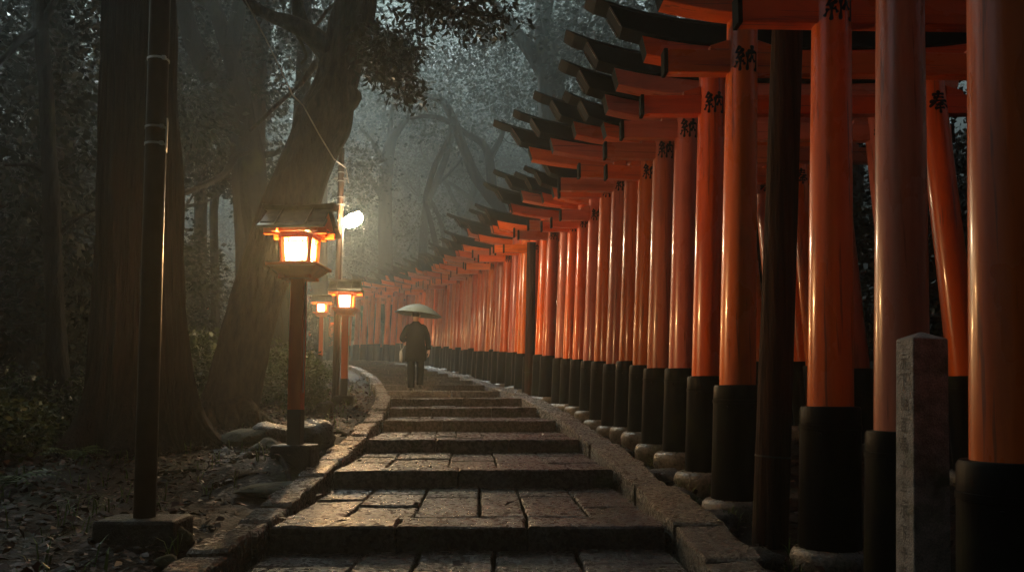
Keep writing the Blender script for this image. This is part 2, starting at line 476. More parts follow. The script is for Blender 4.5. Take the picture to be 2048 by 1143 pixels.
# kerbs both sides, laid in long stones
for side, width, top, nm in ((-1, .25, .02, 'kerb'), (1, .31, .008, 'kerb')):
    Y = -3.0
    mb = MB()
    while Y < 47:
        Lk = rng.uniform(.30, .52) if side < 0 else rng.uniform(.7, 1.4)
        if Y > 25: Lk *= 1.6
        Yb = Y + Lk
        i0, o0 = .012 + rng.uniform(0, .025), width + rng.uniform(-.04, .03)
        gp = .014; c = [path_pt(Y + gp, side, i0), path_pt(Y + gp, side, o0), path_pt(Yb - gp, side, o0), path_pt(Yb - gp, side, i0)]
        if side < 0: c = [c[1], c[0], c[3], c[2]]
        zt = rng.uniform(-.022, .016)
        zc = nose(Y + Lk / 2)
        sl_ = .07 if Y < 39 else .03
        ym = (c[0][1] + c[2][1]) / 2
        mb.slab(quad_poly(c, .12 if Y < 20 else .4, .014 if Y < 20 else .005), zc - .42, zc + top + zt, .014, 0, .006 if Y < 20 else 0,
                lambda x, y: (y - ym) * sl_ + noise.noise(Vector((x * 4, y * 4, 3))) * .012)
        Y = Yb
    me = mb.mesh(nm, 'kerb_stone'); auto_smooth(me, 28)
    struct(nm, me)

# ------------------------------------------------------------------ brush lettering
KANJI = {
 'no': [([(.25, .98), (.15, .86), (.05, .76), (.16, .74), (.24, .70)], .075), ([(.37, .88), (.24, .70), (.08, .52), (.24, .55), (.42, .60)], .075), ([(.33, .70), (.42, .57)], .06),
        ([(.24, .58), (.25, .3), (.23, .02)], .085), ([(.13, .42), (.09, .30), (.01, .18)], .075), ([(.32, .42), (.38, .35), (.43, .24)], .075),
        ([(.53, .74), (.54, .4), (.52, .02)], .085), ([(.52, .73), (.75, .75), (.96, .76), (.95, .4), (.94, .05), (.85, .12)], .085),
        ([(.73, 1.0), (.73, .75), (.69, .52), (.60, .33)], .085), ([(.71, .60), (.78, .47), (.87, .36)], .08)],
 'ho': [([(.20, .82), (.5, .84), (.80, .86)], .075), ([(.24, .67), (.5, .69), (.77, .70)], .07), ([(.06, .51), (.5, .54), (.94, .55)], .085),
        ([(.50, 1.0), (.46, .74), (.32, .48), (.03, .28)], .085), ([(.56, .54), (.72, .40), (.98, .27)], .095),
        ([(.33, .34), (.5, .35), (.68, .36)], .07), ([(.25, .19), (.5, .21), (.76, .22)], .075), ([(.50, .46), (.51, .2), (.50, -.04)], .09)],
 'ju': [([(.08, .56), (.5, .58), (.94, .6)], .1), ([(.5, .98), (.51, .5), (.5, .02)], .11)],
 'nen': [([(.3, 1.0), (.22, .85), (.08, .72)], .09), ([(.25, .84), (.85, .86)], .08), ([(.26, .6), (.8, .61)], .08), ([(.28, .6), (.28, .36)], .08), ([(.03, .36), (.97, .38)], .09), ([(.55, .84), (.55, .0)], .1)],
 'ji': [([(.3, .94), (.7, .95)], .09), ([(.08, .66), (.94, .68)], .1), ([(.5, .66), (.52, .1), (.4, .02), (.32, .1)], .1), ([(.3, .46), (.22, .3), (.06, .16)], .09), ([(.7, .46), (.92, .2)], .1)],
 'shita': [([(.06, .88), (.95, .9)], .1), ([(.48, .88), (.47, .03)], .11), ([(.52, .6), (.8, .42)], .1)],
 'hyaku': [([(.08, .92), (.93, .94)], .09), ([(.48, .9), (.38, .7)], .08), ([(.24, .68), (.24, .04)], .09), ([(.24, .68), (.78, .69), (.77, .05)], .09), ([(.25, .38), (.76, .39)], .075), ([(.25, .1), (.76, .1)], .08)],
}
def strokes(key, fn, n=4):
    """fn(u, v, k) maps the unit square to 3-D; k lifts each stroke a hair above the one before"""
    mb = MB()
    for k, (pts, wd) in enumerate(KANJI[key]):
        P = [Vector((a, b)) for a, b in pts]
        line = []
        for a, b in zip(P, P[1:]):
            for j in range(n): line.append(a.lerp(b, j / n))
        line.append(P[-1])
        m = len(line); vs = []
        for i, p in enumerate(line):
            t = line[min(i + 1, m - 1)] - line[max(i - 1, 0)]; t.normalize()
            nn = Vector((-t.y, t.x)); q = i / (m - 1)
            hw_ = wd * 1.4 * (.62 + .22 * math.cos(q * 6.28) - .22 * q) 
            if i == 0 or i == m - 1: hw_ *= .55
            vs.append(fn(*(p + nn * hw_), k)); vs.append(fn(*(p - nn * hw_), k))
        mb.add(vs, [(2 * i, 2 * i + 1, 2 * i + 3, 2 * i + 2) for i in range(m - 1)])
    return mb

# ------------------------------------------------------------------ torii gates
LEAN = .038; LEAN_R = .070; GH = 3.67; PX = 1.2
def beam(mb, xt, xb, zt, zb, hy, rise, n=16, mi=0, end_mi=None, hy_top=None):
    """curved beam: xt, xb half lengths along the top and the bottom edge"""
    hy_top = hy if hy_top is None else hy_top
    vs = []
    for i in range(n + 1):
        t = -1 + 2 * i / n
        for z, X, h in ((zb, xb, hy), (zt, xt, hy_top)):
            x = t * X; dz = rise * (abs(x) / 2.1) ** 3
            vs += [(x, -h, z + dz), (x, h, z + dz)]
    fs = []
    for i in range(n):
        o = i * 4; p = o + 4
        fs += [(o, p, p + 2, o + 2), (o + 1, o + 3, p + 3, p + 1), (o + 2, p + 2, p + 3, o + 3), (o, o + 1, p + 1, p)]
    mb.add(vs, fs, mi)
    e = n * 4
    mb.add(vs, [(0, 2, 3, 1), (e, e + 1, e + 3, e + 2)], mi if end_mi is None else end_mi)
def gate_meshes():
    G = {}
    for sgn, nm in ((-1, 'L'), (1, 'R')):
        mb = MB()
        prof = [(.135 - .018 * (k / 10), .80 + (GH - .80) * k / 10) for k in range(11)]
        LE = LEAN if sgn < 0 else LEAN_R
        mb.lathe(prof, 28, 0, (0, 0, 0), axis_x=-sgn * LE)
        G['pillar' + nm] = auto_smooth(mb.mesh('pillar', 'vermilion_paint'))
        mb = MB()
        mb.lathe([(.184, -.02), (.180, .3), (.177, .715), (.181, .717), (.181, .742), (.177, .744), (.176, .835), (.168, .85), (.12, .852)], 16, 0, axis_x=-sgn * LE)
        for a in (-2.3, -1.2, -.2, .9):
            mb.lathe([(.008, -.006), (.008, .006), (.003, .009)], 6, 0, (.18 * math.cos(a) - sgn * LE * .69, .18 * math.sin(a), .69))
        G['sleeve' + nm] = auto_smooth(mb.mesh('base_sleeve', 'sleeve_black'))
        key = 'no' if sgn < 0 else 'ho'
        def wrap(u, v, k, sgn=sgn, LE=LE):
            z = 3.235 + v * .205; r = .135 - .018 * (z - .8) / (GH - .8) + .0022 + .0004 * k
            a = (u - .5) * .19 / r
            return (-sgn * LE * z + r * math.sin(a), -r * math.cos(a), z)
        G['ink' + nm] = strokes(key, wrap, 5).mesh('inscription', 'ink')
    mb = MB(); mb.lathe([(.21, -.36), (.24, -.20), (.255, -.12), (.255, -.06), (.243, -.02), (.222, .004), (.19, .014), (.05, .016)], 26)
    me = mb.mesh('footing_stone', 'foot_stone')
    for v in me.vertices:
        n = noise.noise(v.co * 5) * .02
        v.co.x *= 1 + n * 2; v.co.y *= 1 + n * 2
    G['foot'] = auto_smooth(me, 60)
    mb = MB(); mb.box((0, 0, 0), (3.80, .11, .18)); pass; G['tie'] = bevel(mb.mesh('tie_beam', 'vermilion_beam'), .006, 1)
    mb = MB(); mb.box((0, 0, 0), (.035, .122, .192)); G['cap'] = bevel(mb.mesh('end_cap', 'black_paint'), .004, 1)
    mb = MB(); mb.add([(0, -.05, 0), (.17, -.05, 0), (.17, .05, 0), (0, .05, 0), (0, -.05, .085), (.17, -.05, .035), (.17, .05, .035), (0, .05, .085)],
                      [(3, 2, 1, 0), (4, 5, 6, 7), (0, 1, 5, 4), (1, 2, 6, 5), (2, 3, 7, 6), (3, 0, 4, 7)])
    G['wedge'] = bevel(mb.mesh('wedge', 'vermilion_beam'), .004, 1)
    mb = MB(); beam(mb, 1.74, 1.70, .17, 0, .10, .25, mi=0, end_mi=1)
    for s in (-1, 1): pass
    G['lintel'] = bevel(mb.mesh('lintel', ['vermilion_beam', 'black_paint']), .005, 1)
    mb = MB()
    beam(mb, 2.07, 1.95, .178, .002, .13, .25, mi=0, end_mi=0)
    beam(mb, 2.28, 2.19, .199, .180, .155, .25, mi=2)
    beam(mb, 2.25, 2.28, .213, .201, .12, .25, mi=2, hy_top=.03)
    for s in (-1, 1):
        z0 = .002 + .25 * (1.95 / 2.1) ** 3; z1 = .178 + .25 * (2.07 / 2.1) ** 3
        a = math.atan2(.12, z1 - z0)
        mb.box((s * (2.01 + .004), -.124, (z0 + z1) / 2), (.018, .016, .205), 1, Matrix.Rotation(s * a, 3, 'Y'))   # brown trim along the slanted end
        mb.box((s * (2.01 + .004), .124, (z0 + z1) / 2), (.018, .016, .205), 1, Matrix.Rotation(s * a, 3, 'Y'))
    G['roof'] = bevel(mb.mesh('roof_beam', ['black_paint', 'brown_wood', 'cap_board']), .004, 1)
    return G
G = gate_meshes()
TINT = {'bright orange': (.74, .130, .005), 'deep orange': (.66, .096, .004), 'faded pinkish red': (.52, .135, .07), 'dark red': (.44, .065, .010), 'weathered rose': (.49, .145, .085), 'vermilion': (.70, .112, .005)}
ORD = ['zeroth', 'first', 'second', 'third', 'fourth', 'fifth', 'sixth', 'seventh', 'eighth', 'ninth', 'tenth', 'eleventh', 'twelfth', 'thirteenth', 'fourteenth', 'fifteenth', 'sixteenth', 'seventeenth', 'eighteenth', 'nineteenth']
TENS = {2: 'twenty', 3: 'thirty', 4: 'forty', 5: 'fifty', 6: 'sixty'}
def ordinal(n):
    if n < 20: return ORD[n]
    t, u = divmod(n, 10)
    return (TENS[t][:-1] + 'ieth') if u == 0 else TENS[t] + '-' + ORD[u]
NGATE = [0]
def gate(px, py, z, rz, tint, sc=1.0, near=True, ov=1.15, tov=.70):
    NGATE[0] += 1; n = NGATE[0]
    ref = 'counting from the stone marker' if n <= 16 else 'from the near end of the row'
    lab = f'{tint} torii gate with black feet, {ordinal(n)} {ref}'
    # the empty stands midway between the two pillars
    e = thing('torii_gate', lab, 'torii gate', (px + PX * sc * math.cos(rz), py + PX * sc * math.sin(rz), z), rz, 'torii gates along the stone steps')
    e.scale = (sc, sc, sc)
    c = TINT[tint]; j = lambda: tuple(max(0, x * rng.uniform(.88, 1.1)) for x in c)
    for sgn, k in ((-1, 'L'), (1, 'R')):
        p = put('pillar', G['pillar' + k], e, (sgn * PX, 0, 0), color=j())
        put('base_sleeve', G['sleeve' + k], p)
        put('inscription', G['ink' + k], p)
        f = put('footing_stone', G['foot'], e, (sgn * PX, 0, 0), (0, 0, rng.uniform(0, 6)))
        f.scale = (rng.uniform(.9, 1.12), rng.uniform(.9, 1.12), 1)
    t = put('tie_beam', G['tie'], e, (0, 0, 3.34), color=j()); t.scale = ((1.075 + tov) / 1.9, 1, 1)
    for sgn in (-1, 1):
        put('end_cap', G['cap'], t, (sgn * 1.903, 0, 0))
        if near:
            for s2 in (-1, 1):
                o = put('wedge', G['wedge'], t, (sgn * (1.072 if sgn < 0 else .965) * 1.9 / (1.075 + tov) + s2 * .123, 0, .0905), color=c)
                o.scale = (s2, 1, 1)
    put('lintel', G['lintel'], e, (0, 0, GH - .005), color=j()).scale = ((.58 + ov) / 1.70, 1, 1)
    put('roof_beam', G['roof'], e, (0, 0, GH + .17)).scale = ((1.06 + ov) / 2.21, 1, 1)
    return e
# nearest gates, one by one
NEAR = [(1.74, 2.85, -.24, 'deep orange', 1.02, 1.12, .68), (2.03, 4.25, -.20, 'weathered rose', 1.02, 1.12, .62), (1.955, 5.0, -.085, 'bright orange', 1.024, 1.12, .60), (1.745, 6.3, .06, 'bright orange', 1.05, 1.12, .60),
        (1.75, 7.3, .15, 'deep orange', 1.018, 1.10, .64), (1.725, 8.25, .25, 'weathered rose', 1.01, 1.22, .68), (1.60, 8.85, .27, 'faded pinkish red', .985, 1.15, .68),
        (1.55, 9.6, .33, 'bright orange', .945, 1.05, .55), (1.50, 10.4, .41, 'vermilion', 1.01, 1.27, .73), (1.42, 11.15, .40, 'faded pinkish red', 1.02, 1.44, .86), (1.34, 12.0, .47, 'bright orange', 1.04, 1.62, .72),
        (1.24, 12.8, .51, 'weathered rose', .95, 1.05, .60), (1.12, 13.5, .56, 'vermilion', .94, 1.05, .6), (1.0, 14.15, .6, 'deep orange', .95, 1.08, .62), (.90, 14.8, .64, 'faded pinkish red', 1.0, 1.32, .72)]
def row_angle(Y):
    dx = (XL(Y + .3) - XL(Y - .3)) / .6
    return -math.atan(dx) * .55
for x, y, zb, t, s, ov, tov in NEAR:
    gate(x, y, zb - .85 * s, row_angle(y) + rng.uniform(-.012, .012), t, s, True, ov, tov)
Y = 15.5
names = list(TINT)
while Y < 45:
    t = rng.choices(names, [4, 3, 2.2, 2, 2, 4])[0]
    s = rng.choice([rng.uniform(.93, .96), rng.uniform(.97, 1.02)])
    gate(XL(Y) + rng.uniform(-.05, .05), Y, -1.2 + .07 * min(Y, 39) + max(0, Y - 39) * .03 + rng.uniform(-.05, .05), row_angle(Y) + rng.uniform(-.02, .02), t, s, near=Y < 20, ov=rng.uniform(1.12, 1.38), tov=rng.uniform(.62, .8))
    dx = (XL(Y + .3) - XL(Y - .3)) / .6
    Y += rng.uniform(.60, .86) / math.hypot(1, dx)

# weathered support posts standing among the gates
def post(u0, v0, u1, v1, Y, r, label):
    a = at(u0, v0, Y); b = at(u1, v1, Y)
    a.z -= .15
    mb = MB()
    n = 24
    pts = [a.lerp(b, k / n) - a for k in range(n + 1)]
    mb.tube(pts, [r * (1.05 - .12 * k / n) for k in range(n + 1)], 20, nf=lambda p, d, t: 1 + .03 * noise.noise(Vector((d.x * 3, d.y * 3, p.z * .6 + Y))))
    for zc in (.72,):
        if b.z - a.z > zc:
            q = Vector((0, 0, 0)).lerp(b - a, zc / (b.z - a.z))
            mb.tube([q, q + (b - a).normalized() * .012], r * 1.06, 20, 1)
    me = auto_smooth(mb.mesh('support_post', ['post_wood', 'lantern_black']), 50)
    return thing('support_post', label, 'wooden post', a, me=me)
post(1537, 1085, 1577, 0, 5.45, .112, 'tall dark unpainted log post leaning in front of the fourth gate')
post(1058, 800, 1063, 485, 16.6, .10, 'slim mossy grey log post among orange pillars right of the walker')
post(961, 760, 968, 548, 25.2, .13, 'pale brown log post standing farther along between orange pillars')

# ------------------------------------------------------------------ stone marker
def stone_marker():
    Y = 3.35; top = at(1815, 662, Y); zb = gz(top.x, Y) - .1
    e = thing('stone_marker', 'square granite pillar with pyramid top and carved writing before the gates', 'stone marker', (top.x, Y, zb), R(1))
    e.rotation_euler = (0, R(2.2), R(1))
    H = top.z - zb; h = .073
    mb = MB()
    zs = [0, .3, .6, .9, H - .032]
    vs = []
    for z in zs:
        k = 1.06 - .06 * z / H
        vs += [(-h * k, -h * k, z), (h * k, -h * k, z), (h * k, h * k, z), (-h * k, h * k, z)]
    fs = [(3, 2, 1, 0)]
    for i in range(len(zs) - 1):
        for k in range(4):
            k2 = (k + 1) % 4; fs.append((i * 4 + k, i * 4 + k2, i * 4 + 4 + k2, i * 4 + 4 + k))
    vs.append((0, 0, H)); o = (len(zs) - 1) * 4
    fs += [(o + k, o + (k + 1) % 4, len(vs) - 1) for k in range(4)]
    mb.add(vs, fs)
    me = bevel(mb.mesh('pillar_body', 'marker_stone'), .006, 2, 15)
    put('stone_shaft', me, e)
    # side face writing column and fainter front column
    L1 = ['ji', 'shita', 'no', 'hyaku', 'ho', 'ju', 'nen', 'ji', 'shita', 'ju', 'ho', 'no']
    mb = MB()
    for i, k in enumerate(L1):
        s = .062 + .012 * (i % 3 == 1)
        zc = H - .16 - i * .088
        fn = lambda u, v, q, zc=zc, s=s: (-h * (1.06 - .06 * zc / H) - .0024 - .0003 * q, -(u - .5) * s * .9, zc + v * s)
        t = strokes(k, fn, 3); mb.add(t.v, t.f)
    put('inscription', mb.mesh('inscription', 'marker_ink'), e)
m_, nt_, b_ = newmat('marker_ink'); b_.inputs['Base Color'].default_value = (.085, .072, .058, 1); b_.inputs['Roughness'].default_value = .8
m_, nt_, b_ = newmat('marker_faint'); b_.inputs['Base Color'].default_value = (.12, .10, .08, 1); b_.inputs['Roughness'].default_value = .8
stone_marker()

# ------------------------------------------------------------------ lanterns
def lantern_meshes():
    L = {}
    def B(name, parts, mat, bv=.004):
        mb = MB()
        for c, d, *r in parts: mb.box(c, d, 0, *(r or []))
        return bevel(mb.mesh(name, mat), bv, 1)
    L['post'] = B('post', [((0, 0, .93), (.112, .112, 1.16))], 'lantern_paint')
    L['foot'] = B('post_foot', [((0, 0, .175), (.115, .115, .37))], 'lantern_black')
    mb = MB(); mb.box((0, 0, -.06), (.36, .28, .24), taper=.94)
    L['plinth'] = bevel(mb.mesh('plinth', 'concrete'), .018, 2)
    # tray: flares upwards
    mb = MB()
    mb.box((0, 0, 1.535), (.23, .23, .085), taper=1.75); mb.box((0, 0, 1.592), (.44, .44, .028))
    for s in (-1, 1):
        mb.box((s * .10, 0, 1.497), (.05, .28, .03)); mb.box((0, s * .10, 1.4965), (.28, .05, .0285))
    L['tray'] = bevel(mb.mesh('tray', 'lantern_paint'), .004, 1)
    # light box: corner posts lean outwards upwards
    mb = MB(); zb, zt, wb, wt_ = 1.604, 1.862, .108, .122
    for sx in (-1, 1):
        for sy in (-1, 1):
            mb.tube([(sx * wb, sy * wb, zb), (sx * wt_, sy * wt_, zt)], .026, 4)
    for z, ww in ((zb + .014, wb), (zt - .014, wt_)):
        for s in (-1, 1):
            mb.box((0, s * ww, z), (ww * 2, .034, .032)); mb.box((s * ww, 0, z), (.0335, ww * 2, .0315))
    L['frame'] = bevel(mb.mesh('box_frame', 'lantern_paint'), .002, 1)
    mb = MB()
    for k in range(4):
        rot = Matrix.Rotation(k * math.pi / 2, 3, 'Z')
        def P(x, d, z): return rot @ Vector((x, -d, z))
        z0, z1 = zb + .028, zt - .028
        d0, d1 = wb - .006, wt_ - .006
        w0, w1 = .09, .102
        lerp = lambda a, b, t: a + (b - a) * t
        for t in (.14, .86):
            z = lerp(z0, z1, t); d = lerp(d0, d1, t); wx = lerp(w0, w1, t)
            mb.tube([P(-wx, d, z), P(wx, d, z)], .0055, 4)
        for t in (-.62, .62):
            mb.tube([P(t * w0, d0, z0), P(t * w1, d1, z1)], .0055, 4)
    L['lattice'] = mb.mesh('lattice', 'brown_wood')
    mb = MB()
    for k in range(1):
        z0, z1 = zb + .026, zt - .026; d0, d1 = wb - .013, wt_ - .013; w0, w1 = wb - .014, wt_ - .015
        mb.add([(-w0, -d0, z0), (w0, -d0, z0), (w1, -d1, z1), (-w1, -d1, z1), (-w0, -d0 + .004, z0), (w0, -d0 + .004, z0), (w1, -d1 + .004, z1), (-w1, -d1 + .004, z1)],
               [(0, 1, 2, 3), (7, 6, 5, 4), (0, 4, 5, 1), (3, 2, 6, 7), (1, 5, 6, 2), (0, 3, 7, 4)])
    L['pane'] = mb.mesh('window_pane', 'paper_glow')
    # eaves: rafters and brackets in red, roof in grey copper
    mb = MB()
    mb.box((0, 0, 1.90), (.40, .40, .045))
    for s in (-1, 1):
        mb.box((0, s * .13, 1.888), (.54, .04, .05)); mb.box((s * .14, 0, 1.889), (.041, .52, .046))
        mb.add([(s * .245, -.20, 1.925), (s * .245, .20, 1.925), (s * .245, 0, 2.075), (s * .225, -.20, 1.925), (s * .225, .20, 1.925), (s * .225, 0, 2.075)],
               [(0, 1, 2), (5, 4, 3), (0, 3, 4, 1), (1, 4, 5, 2), (2, 5, 3, 0)])
    L['eaves'] = bevel(mb.mesh('eaves', 'lantern_paint'), .003, 1)
    mb = MB()
    for s in (-1, 1):      # two slopes in two courses
        for (y0, z0_, y1, z1_, X, th) in ((.215, 1.935, .04, 2.085, .275, .022), (.262, 1.89, .15, 1.965, .29, .026)):
            vs = [(-X, s * y0, z0_), (X, s * y0, z0_), (X * .97, s * y1, z1_), (-X * .97, s * y1, z1_)]
            vs += [(x, y, z + th) for x, y, z in vs]
            f = [(3, 2, 1, 0), (4, 5, 6, 7), (0, 1, 5, 4), (1, 2, 6, 5), (2, 3, 7, 6), (3, 0, 4, 7)]
            if s > 0: f = [tuple(reversed(q)) for q in f]
            mb.add(vs, f)
        for x in (-.13, .13):
            mb.tube([(x, s * .265, 1.922), (x, s * .15, 2.02), (x, s * .04, 2.115)], .013, 4)
    L['roof'] = bevel(mb.mesh('roof', 'lantern_roof'), .003, 1)
    mb = MB()
    n = 10; vs = []
    for i in range(n + 1):
        t = -1 + 2 * i / n; dz = .022 * t * t
        for y, z in ((-.055, 2.075), (.055, 2.075), (.085, 2.125), (-.085, 2.125)): vs.append((t * (.315 if z > 2.1 else .30), y, z + dz))
    fs = []
    for i in range(n):
        for k in range(4):
            k2 = (k + 1) % 4; fs.append((i * 4 + k, i * 4 + k2, i * 4 + 4 + k2, i * 4 + 4 + k))
    fs += [(3, 2, 1, 0), (n * 4, n * 4 + 1, n * 4 + 2, n * 4 + 3)]
    mb.add(vs, fs); L['ridge'] = bevel(mb.mesh('ridge_cap', 'lantern_roof'), .004, 1)
    mb = MB(); mb.tube([(.064, -.02, .5), (.064, -.02, 1.46)], .006, 6); mb.box((.066, -.02, 1.28), (.016, .02, .30))
    L['conduit'] = mb.mesh('conduit', 'plate_white')
    return L
LM = lantern_meshes()
def lantern(u, v_base, Y, sc, rz, label):
    p = at(u, v_base, Y)
    e = thing('stone_path_lantern', label, 'lantern', p, rz, 'lit lanterns on red posts beside the steps')
    e.name = 'post_lantern'
    e.scale = (sc, sc, sc * .985)
    put('plinth', LM['plinth'], e)
    po = put('post', LM['post'], e); put('post_foot', LM['foot'], po); put('conduit', LM['conduit'], po)
    put('tray', LM['tray'], e)
    bx = put('light_box', LM['frame'], e)
    for k in range(4):
        q = put('window_pane', LM['pane'], bx, rot=(0, 0, k * math.pi / 2))
    bl = bpy.data.lights.new('bulb', 'POINT'); bl.energy = BULB; bl.color = (1, .56, .22); bl.shadow_soft_size = .05
    bo = bpy.data.objects.new('bulb', bl); col.objects.link(bo); bo.parent = bx; bo.location = (0, 0, 1.735)
    put('lattice', LM['lattice'], bx)
    put('eaves', LM['eaves'], e)
    r = put('roof', LM['roof'], e); put('ridge_cap', LM['ridge'], r)
    return e
lantern(590, 902, 7.0, 1.03, R(-3), 'lit lantern on tall red post, the nearest and largest beside the steps')
lantern(688, 797, 14.0, 1.0, R(4), 'lit lantern on red post beside the utility pole')
lantern(641, 736, 23.0, 1.02, R(6), 'small lit lantern farthest up the steps, behind the utility pole')
lantern(673, 738, 32.0, 1.0, R(10), 'unseen lantern added behind the utility pole to light the far gates')  # added out of sight to brighten the far gates
lantern(498, 726, 41.0, 1.0, R(30), 'unseen lantern added behind the leaning tree to light the last gates')  # another unseen lantern, put in to light the bend
lantern(408, 668, 46.0, .95, R(20), 'tiny lantern glinting through dark bushes deep in the forest')

# ------------------------------------------------------------------ utility pole with street lamp
def utility_pole():
    Y = 15.2
    a = at(671, 781, Y); b = at(683.5, 297, Y); a.z -= .2
    e = thing('utility_pole', 'slim wooden utility pole carrying a glaring white street lamp', 'utility pole', a)
    d = b - a
    mb = MB(); mb.tube([d * (k / 12) for k in range(13)], [.068 - .012 * k / 12 for k in range(13)], 14)
    put('pole', auto_smooth(mb.mesh('pole', 'post_wood'), 50), e)
    for t in (.93, .90, .865, .80, .77):
        mb = MB(); q = d * t; mb.tube([q, q + d.normalized() * .02], .066, 12); mb.box(q + Vector((.075, -.02, .01)), (.03, .03, .05))
        put('bracket', mb.mesh('bracket', 'metal_grey'), e)
    mb = MB(); q = d * .88; mb.box(q, (.26, .05, .03)); mb.tube([q + Vector((.12, 0, .0)), q + Vector((.12, 0, .1))], [.02, .012], 8)
    put('crossarm', mb.mesh('crossarm', 'metal_grey'), e)
    mb = MB(); mb.tube([d * .02 + Vector((.075, -.03, 0)), d * .68 + Vector((.07, -.03, 0))], .011, 6)
    put('conduit', mb.mesh('conduit', 'metal_grey'), e)
    h = at(708, 443, Y) - a - Vector((0, .12, 0))
    q = d * .71
    mb = MB(); mb.tube([q, q + Vector((.12, -.03, .06)), h + Vector((-.08, .03, .09)), h + Vector((.02, 0, .10))], .017, 8)
    arm = put('lamp_arm', mb.mesh('lamp_arm', 'metal_grey'), e)
    rot = Matrix.Rotation(R(-28), 3, 'Y')
    mb = MB(); mb.lathe([(.03, -.19), (.10, -.15), (.135, -.05), (.14, .05), (.11, .15), (.03, .20)], 16)
    for i, v in enumerate(mb.v):
        x = Vector((v[2], v[0], v[1] * .9)); mb.v[i] = tuple(rot @ x + h)
    put('lamp_globe', auto_smooth(mb.mesh('lamp_globe', 'lamp_glow'), 60), e)
    mb = MB(); mb.box(h + Vector((.0, 0, .105)), (.30, .16, .03), 0, rot)
    put('lamp_hood', bevel(mb.mesh('lamp_hood', 'metal_grey'), .008, 1), e)
    return a + d * .93
wire_end = utility_pole()
# the cable running up to the leaning tree and on over the path
def cable():
    P = [at(697, 366, 15.1), at(692, 336, 15.1), at(668, 318, 10.75), at(640, 272, 10.4), at(607, 212, 10.35), at(585, 190, 10.3), at(540, 95, 10.0), at(488, -5, 9.8), at(420, -160, 9.5)]
    out = []
    for k in range(len(P) - 1):
        for j in range(6): out.append(P[k].lerp(P[k + 1], j / 6))
    out.append(P[-1])
    mb = MB(); o = out[0]; mb.tube([p - o for p in out], .0095, 6)
    thing('cable', 'pale drooping cable from the utility pole up past the leaning tree', 'cable', o, me=mb.mesh('cable', 'wire', True))
cable()

# ------------------------------------------------------------------ brown pole in front of the cedar
def near_pole():
    Y = 4.65
    a = at(289, 1033, Y); b = at(321, -20, Y)
    d = (b - a); d2 = d * 1.5
    e = thing('metal_pole', 'brown round pole with bands and a white plate before the big cedar', 'pole', a)
    n = 16
    mb = MB(); mb.tube([d2 * (k / n) for k in range(n + 1)], [.061 - .004 * k / n for k in range(n + 1)], 20)
    put('pole', auto_smooth(mb.mesh('pole', 'pole_brown'), 50), e)
    def on(v): return at(289, v, Y).z - a.z
    for v in (121, 257, 290):
        t = on(v) / d.z; q = d * t
        mb = MB(); mb.tube([q - d.normalized() * .006, q + d.normalized() * .006], .0635, 20); mb.box(q + Vector((.052, -.04, 0)), (.02, .02, .022))
        put('metal_band', auto_smooth(mb.mesh('metal_band', 'steel'), 40), e)
    t = on(272) / d.z; q = d * t
    mb = MB(); mb.box(q + Vector((.068, -.01, 0)), (.010, .10, .185), 0, Matrix.Rotation(R(22), 3, 'Z'))
    pl = put('number_plate', bevel(mb.mesh('number_plate', 'plate_white'), .003, 1), e)
    mb = MB()
    mb.box((0, 0, -.12), (.48, .30, .24), taper=.95)
    me = bevel(mb.mesh('plinth', 'concrete'), .02, 2)
    put('plinth', me, e)
near_pole()

# ------------------------------------------------------------------ trees
def leaf_mesh(name, C, L, mat, W=.36, droop=.35, seed=0):
    """many leaf-sized faces at the points C (n,3)"""
    g = np.random.default_rng(seed); n = len(C)
    a = g.normal(size=(n, 3)); a[:, 2] = a[:, 2] * .6 - droop
    a /= np.linalg.norm(a, axis=1)[:, None]
    t = g.normal(size=(n, 3)); b = np.cross(a, t); b /= np.linalg.norm(b, axis=1)[:, None] + 1e-9
    nn = np.cross(a, b)
    ln = L * g.uniform(.6, 1.25, (n, 1))
    V = np.empty((n, 4, 3)); V[:, 0] = C; V[:, 1] = C + a * ln * .45 + b * ln * W + nn * ln * .10
    V[:, 2] = C + a * ln; V[:, 3] = C + a * ln * .45 - b * ln * W + nn * ln * .10
    me = bpy.data.meshes.new(name)
    me.vertices.add(4 * n); me.vertices.foreach_set('co', V.reshape(-1))
    me.loops.add(4 * n); me.loops.foreach_set('vertex_index', np.arange(4 * n, dtype=np.int32))
    me.polygons.add(n); me.polygons.foreach_set('loop_start', np.arange(0, 4 * n, 4, dtype=np.int32))
    me.materials.append(MATS[mat]); me.update(calc_edges=True)
    return me
def cluster(anchors, per, spread, seed=0, flat=.55):
    g = np.random.default_rng(seed)
    A = np.array([tuple(p) for p in anchors])
    C = np.repeat(A, per, axis=0)
    off = g.normal(size=C.shape) * spread; off[:, 2] *= flat
    return C + off
